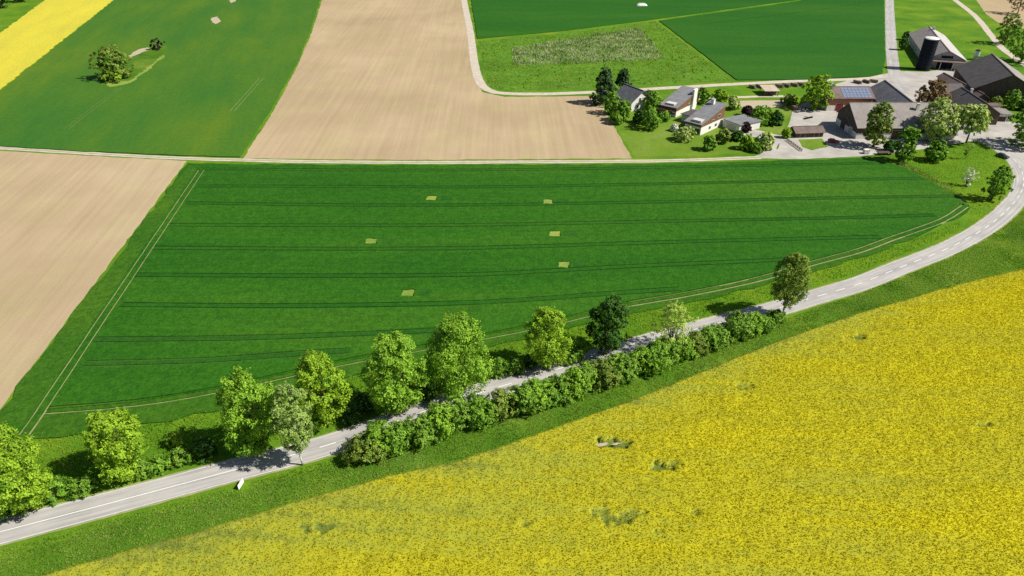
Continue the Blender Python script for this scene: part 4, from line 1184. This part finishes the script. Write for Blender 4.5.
# log piles along the gravel track
M['logs'] = m_rough('cut logs', (0.20, 0.15, 0.11), (0.40, 0.32, 0.25), 1.5)
for i, (x, y, L, lab) in enumerate([(752, 88.2, 3.4, 'leftmost pile of long logs left of the wood shelter'), (759, 87.6, 3.4, 'pile of logs just left of the wood shelter'), (779, 87.2, 4.2, 'pile of logs just right of the wood shelter'),
                                    (786, 86.8, 4.2, 'second pile of logs right of the wood shelter'), (794, 86.2, 3.6, 'third pile of logs right of the wood shelter'), (800, 85.6, 3.2, 'pile of logs nearest the big bright green tree'),
                                    (857, 83.4, 4.0, 'pile of dark logs behind the solar roof barn, left one'), (866, 82.8, 4.0, 'pile of logs behind the solar roof barn, middle one'), (873, 82.4, 4.0, 'pile of logs behind the solar roof barn, nearest the road')]):
    root = tag(empty('log_pile', at(x, y), R.uniform(.5, 1.0)), lab, 'log pile', 'log piles along the gravel track')
    for k, (ox, oz) in enumerate([(-.9, .28), (-.3, .28), (.3, .28), (.9, .28), (-.6, .78), (0, .78), (.6, .78), (-.3, 1.26), (.3, 1.26)]):
        vf = ([], []); tube(vf, (ox * 1.1, -L / 2 + R.uniform(-.3, .3), oz), (ox * 1.1, L / 2 + R.uniform(-.3, .3), oz), .28, .25, 7); mesh_obj('log', *vf, M['logs'] if k % 2 else M['bark'], root)

# ------------------------------------------------------------------ vehicles
def paint(name, c):
    return mat(name, lambda nt: surf(nt, c, 0.25, spec=0.6))
def car(name, label, px, py, heading, col, L=4.4, W=1.8):
    root = tag(empty(name, at(px, py) + Vector((0, 0, 0.056)), heading), label, 'car')
    pm = paint('car paint', col)
    prof = [(-L / 2, .35), (-L / 2, .82), (-L / 2 + .15, .95), (L / 2 - 1.25, .95), (L / 2 - .1, .78), (L / 2, .6), (L / 2, .35)]
    w = W / 2
    v = [(x, -w, z) for x, z in prof] + [(x, w, z) for x, z in prof]
    n = len(prof)
    f = [tuple(range(n)), tuple(range(2 * n - 1, n - 1, -1))] + [(i, n + i, n + (i + 1) % n, (i + 1) % n) for i in range(n)]
    body = mesh_obj('body', v, f, pm, root)
    cab = [(-L / 2 + .2, .95, w - .04), (-L / 2 + .65, 1.42, w - .22), (L / 2 - 2.1, 1.45, w - .22), (L / 2 - 1.3, .95, w - .04)]
    v = [(x, -y, z) for x, z, y in cab] + [(x, y, z) for x, z, y in cab]
    mesh_obj('windows', v, [(0, 1, 2, 3), (7, 6, 5, 4), (0, 4, 5, 1), (2, 6, 7, 3), (0, 3, 7, 4), (1, 5, 6, 2)], M['glass'], root)
    part_box('roof_panel', (-L / 2 + .7, L / 2 - 2.15, -w + .25, w - .25, 1.43, 1.50), pm, root)
    for x in (-L / 2 + .8, L / 2 - .85):
        for y in (-w + .1, w - .1):
            vf = ([], []); tube(vf, (x, y - .11, .33), (x, y + .11, .33), .33, .33, 14)
            wh = mesh_obj('wheel', *vf, M['black'], root)
            vf = ([], []); tube(vf, (x, y - .12, .33), (x, y + .12, .33), .19, .19, 10); mesh_obj('rim', *vf, M['metal'], wh)
    for y in (-w + .3, w - .3):
        part_box('headlight', (L / 2 - .08, L / 2 + .02, y - .18, y + .18, .6, .72), M['frame'], root)
        part_box('tail_light', (-L / 2 - .02, -L / 2 + .05, y - .16, y + .16, .7, .85), M['tail'], root)
    part_box('bumper', (L / 2 - .05, L / 2 + .06, -w + .06, w - .06, .32, .5), M['black'], root)
    return root
M['tail'] = mat('tail lamp plastic', lambda nt: surf(nt, (0.35, 0.02, 0.02), 0.3))
car('car', 'dark blue car driving on the road bend by the farm entrance', 1002, 157.5, math.radians(-60), (0.035, 0.04, 0.06))
car('car', 'white car parked behind the big bright green tree', 829.5, 86, math.radians(170), (0.7, 0.7, 0.72))
car('car', 'pale blue car parked at the field edge behind the big green tree', 820.5, 80.5, math.radians(160), (0.45, 0.52, 0.58))
car('car', 'red car in the shade in front of the long barn', 833, 142.5, math.radians(-20), (0.45, 0.04, 0.03))

# trailer/plough in the yard
root = tag(empty('harrow', at(808, 118.5), 0.5), 'dark folding harrow lying on the pale yard', 'harrow')
part_box('beam', (-2.6, 2.6, -.12, .12, .45, .65), M['black'], root)
part_box('drawbar', (-.1, .1, .13, 2.0, .42, .6), M['black'], root)
for k in range(9):
    part_box('tine', (-2.5 + k * .61, -2.38 + k * .61, -.5, .5, .0, .44), M['black'], root)
# yard wall / board fence at driveway
root = tag(empty('yard_fence', at(794, 146), math.atan2((at(802, 152) - at(787, 141)).y, (at(802, 152) - at(787, 141)).x)), 'low dark board fence beside the lawn in front of the low shed', 'fence')
fl = (at(802, 152) - at(787, 141)).length
for k in range(8):
    x = -fl / 2 + fl * k / 7
    part_box('post', (x - .07, x + .07, -.07, .07, 0, 1.2), M['dark_wood'], root)
for z in (.3, .65, 1.0):
    part_box('rail', (-fl / 2, fl / 2, -.11, -.075, z - .1, z + .1), M['brown_wood'], root)

root = tag(empty('pallet_stack', at(794, 109.5), 0.3), 'stack of brown pallets at the edge of the pale yard', 'pallets')
for k in range(6):
    part_box('pallet', (-1.0 + .04 * (k % 2), 1.0 + .04 * (k % 2), -1.3, 1.3, k * .3 + .02, k * .3 + .26), M['brown_wood'] if k % 2 else M['logs'], root)
root = tag(empty('water_tank', at(865.5, 153.5), 0.1), 'white caged water tank in front of the long barn', 'tank')
part_box('tank', (-.9, .9, -.75, .75, .2, 1.7), M['plaster'], root)
part_box('base', (-1.0, 1.0, -.85, .85, 0, .2), M['dark_wood'], root)
for x in (-.9, -.3, .3, .9):
    part_box('bar', (x - .03, x + .03, -.81, -.76, .2, 1.75), M['metal'], root)
root = tag(empty('trailer', at(884, 154.5) , 0.06), 'dark flat farm trailer in the shade between the chestnut and the dark tree', 'trailer')
part_box('bed', (-3.0, 3.0, -1.1, 1.1, .9, 1.05), M['dark_wood'], root)
part_box('headboard', (2.9, 3.0, -1.1, 1.1, 1.05, 1.9), M['dark_wood'], root)
part_box('drawbar', (3.0, 4.6, -.08, .08, .7, .86), M['metal'], root)
for x in (-1.8, 1.8):
    for y in (-1.0, 1.0):
        vf = ([], []); tube(vf, (x, y - .13, .45), (x, y + .13, .45), .45, .45, 12); mesh_obj('wheel', *vf, M['black'], root)

# white tarp-covered clamp in the far field
p = at(641.5, 6)
root = tag(empty('silage_heap', p, math.radians(6)), 'white sheeted silage heap in the far green field', 'heap')
v, f = [], []
for i in range(13):
    x = -4.4 + 8.8 * i / 12
    e = 1 - abs(x / 4.5) ** 4
    for j in range(9):
        t = math.pi * j / 8
        v.append((x, math.cos(t) * 2.6 * (.6 + .4 * e), .38 + math.sin(t) * 1.9 * e + R.uniform(-.06, .06)))
for i in range(12):
    for j in range(8):
        a = i * 9 + j
        f.append((a, a + 1, a + 10, a + 9))
mesh_obj('sheet', v, f, M['plaster'], root, True)
for k in range(5):
    vf = ([], []); x = -3.2 + k * 1.6; tube(vf, (x, -1.0, 2.05), (x, -1.0, 2.3), .35, .35, 10); mesh_obj('tyre', *vf, M['black'], root)

# white board on the near verge
A, B = at(239, 490.5), at(244, 482.5)
d = (B - A); bl = d.length
c = (A + B) / 2
root = tag(empty('roadside_board', c, math.atan2(d.y, d.x)), 'white board on two posts standing on the verge beside the road', 'board')
for x in (-bl / 2 + .25, bl / 2 - .25):
    part_box('post', (x - .05, x + .05, .031, .12, 0, 1.2), M['dark_wood'], root)
part_box('panel', (-bl / 2, bl / 2, -.03, .03, .15, 1.25), mat('white board', lambda nt: surf(nt, (0.8, 0.8, 0.79), 0.5)), root)
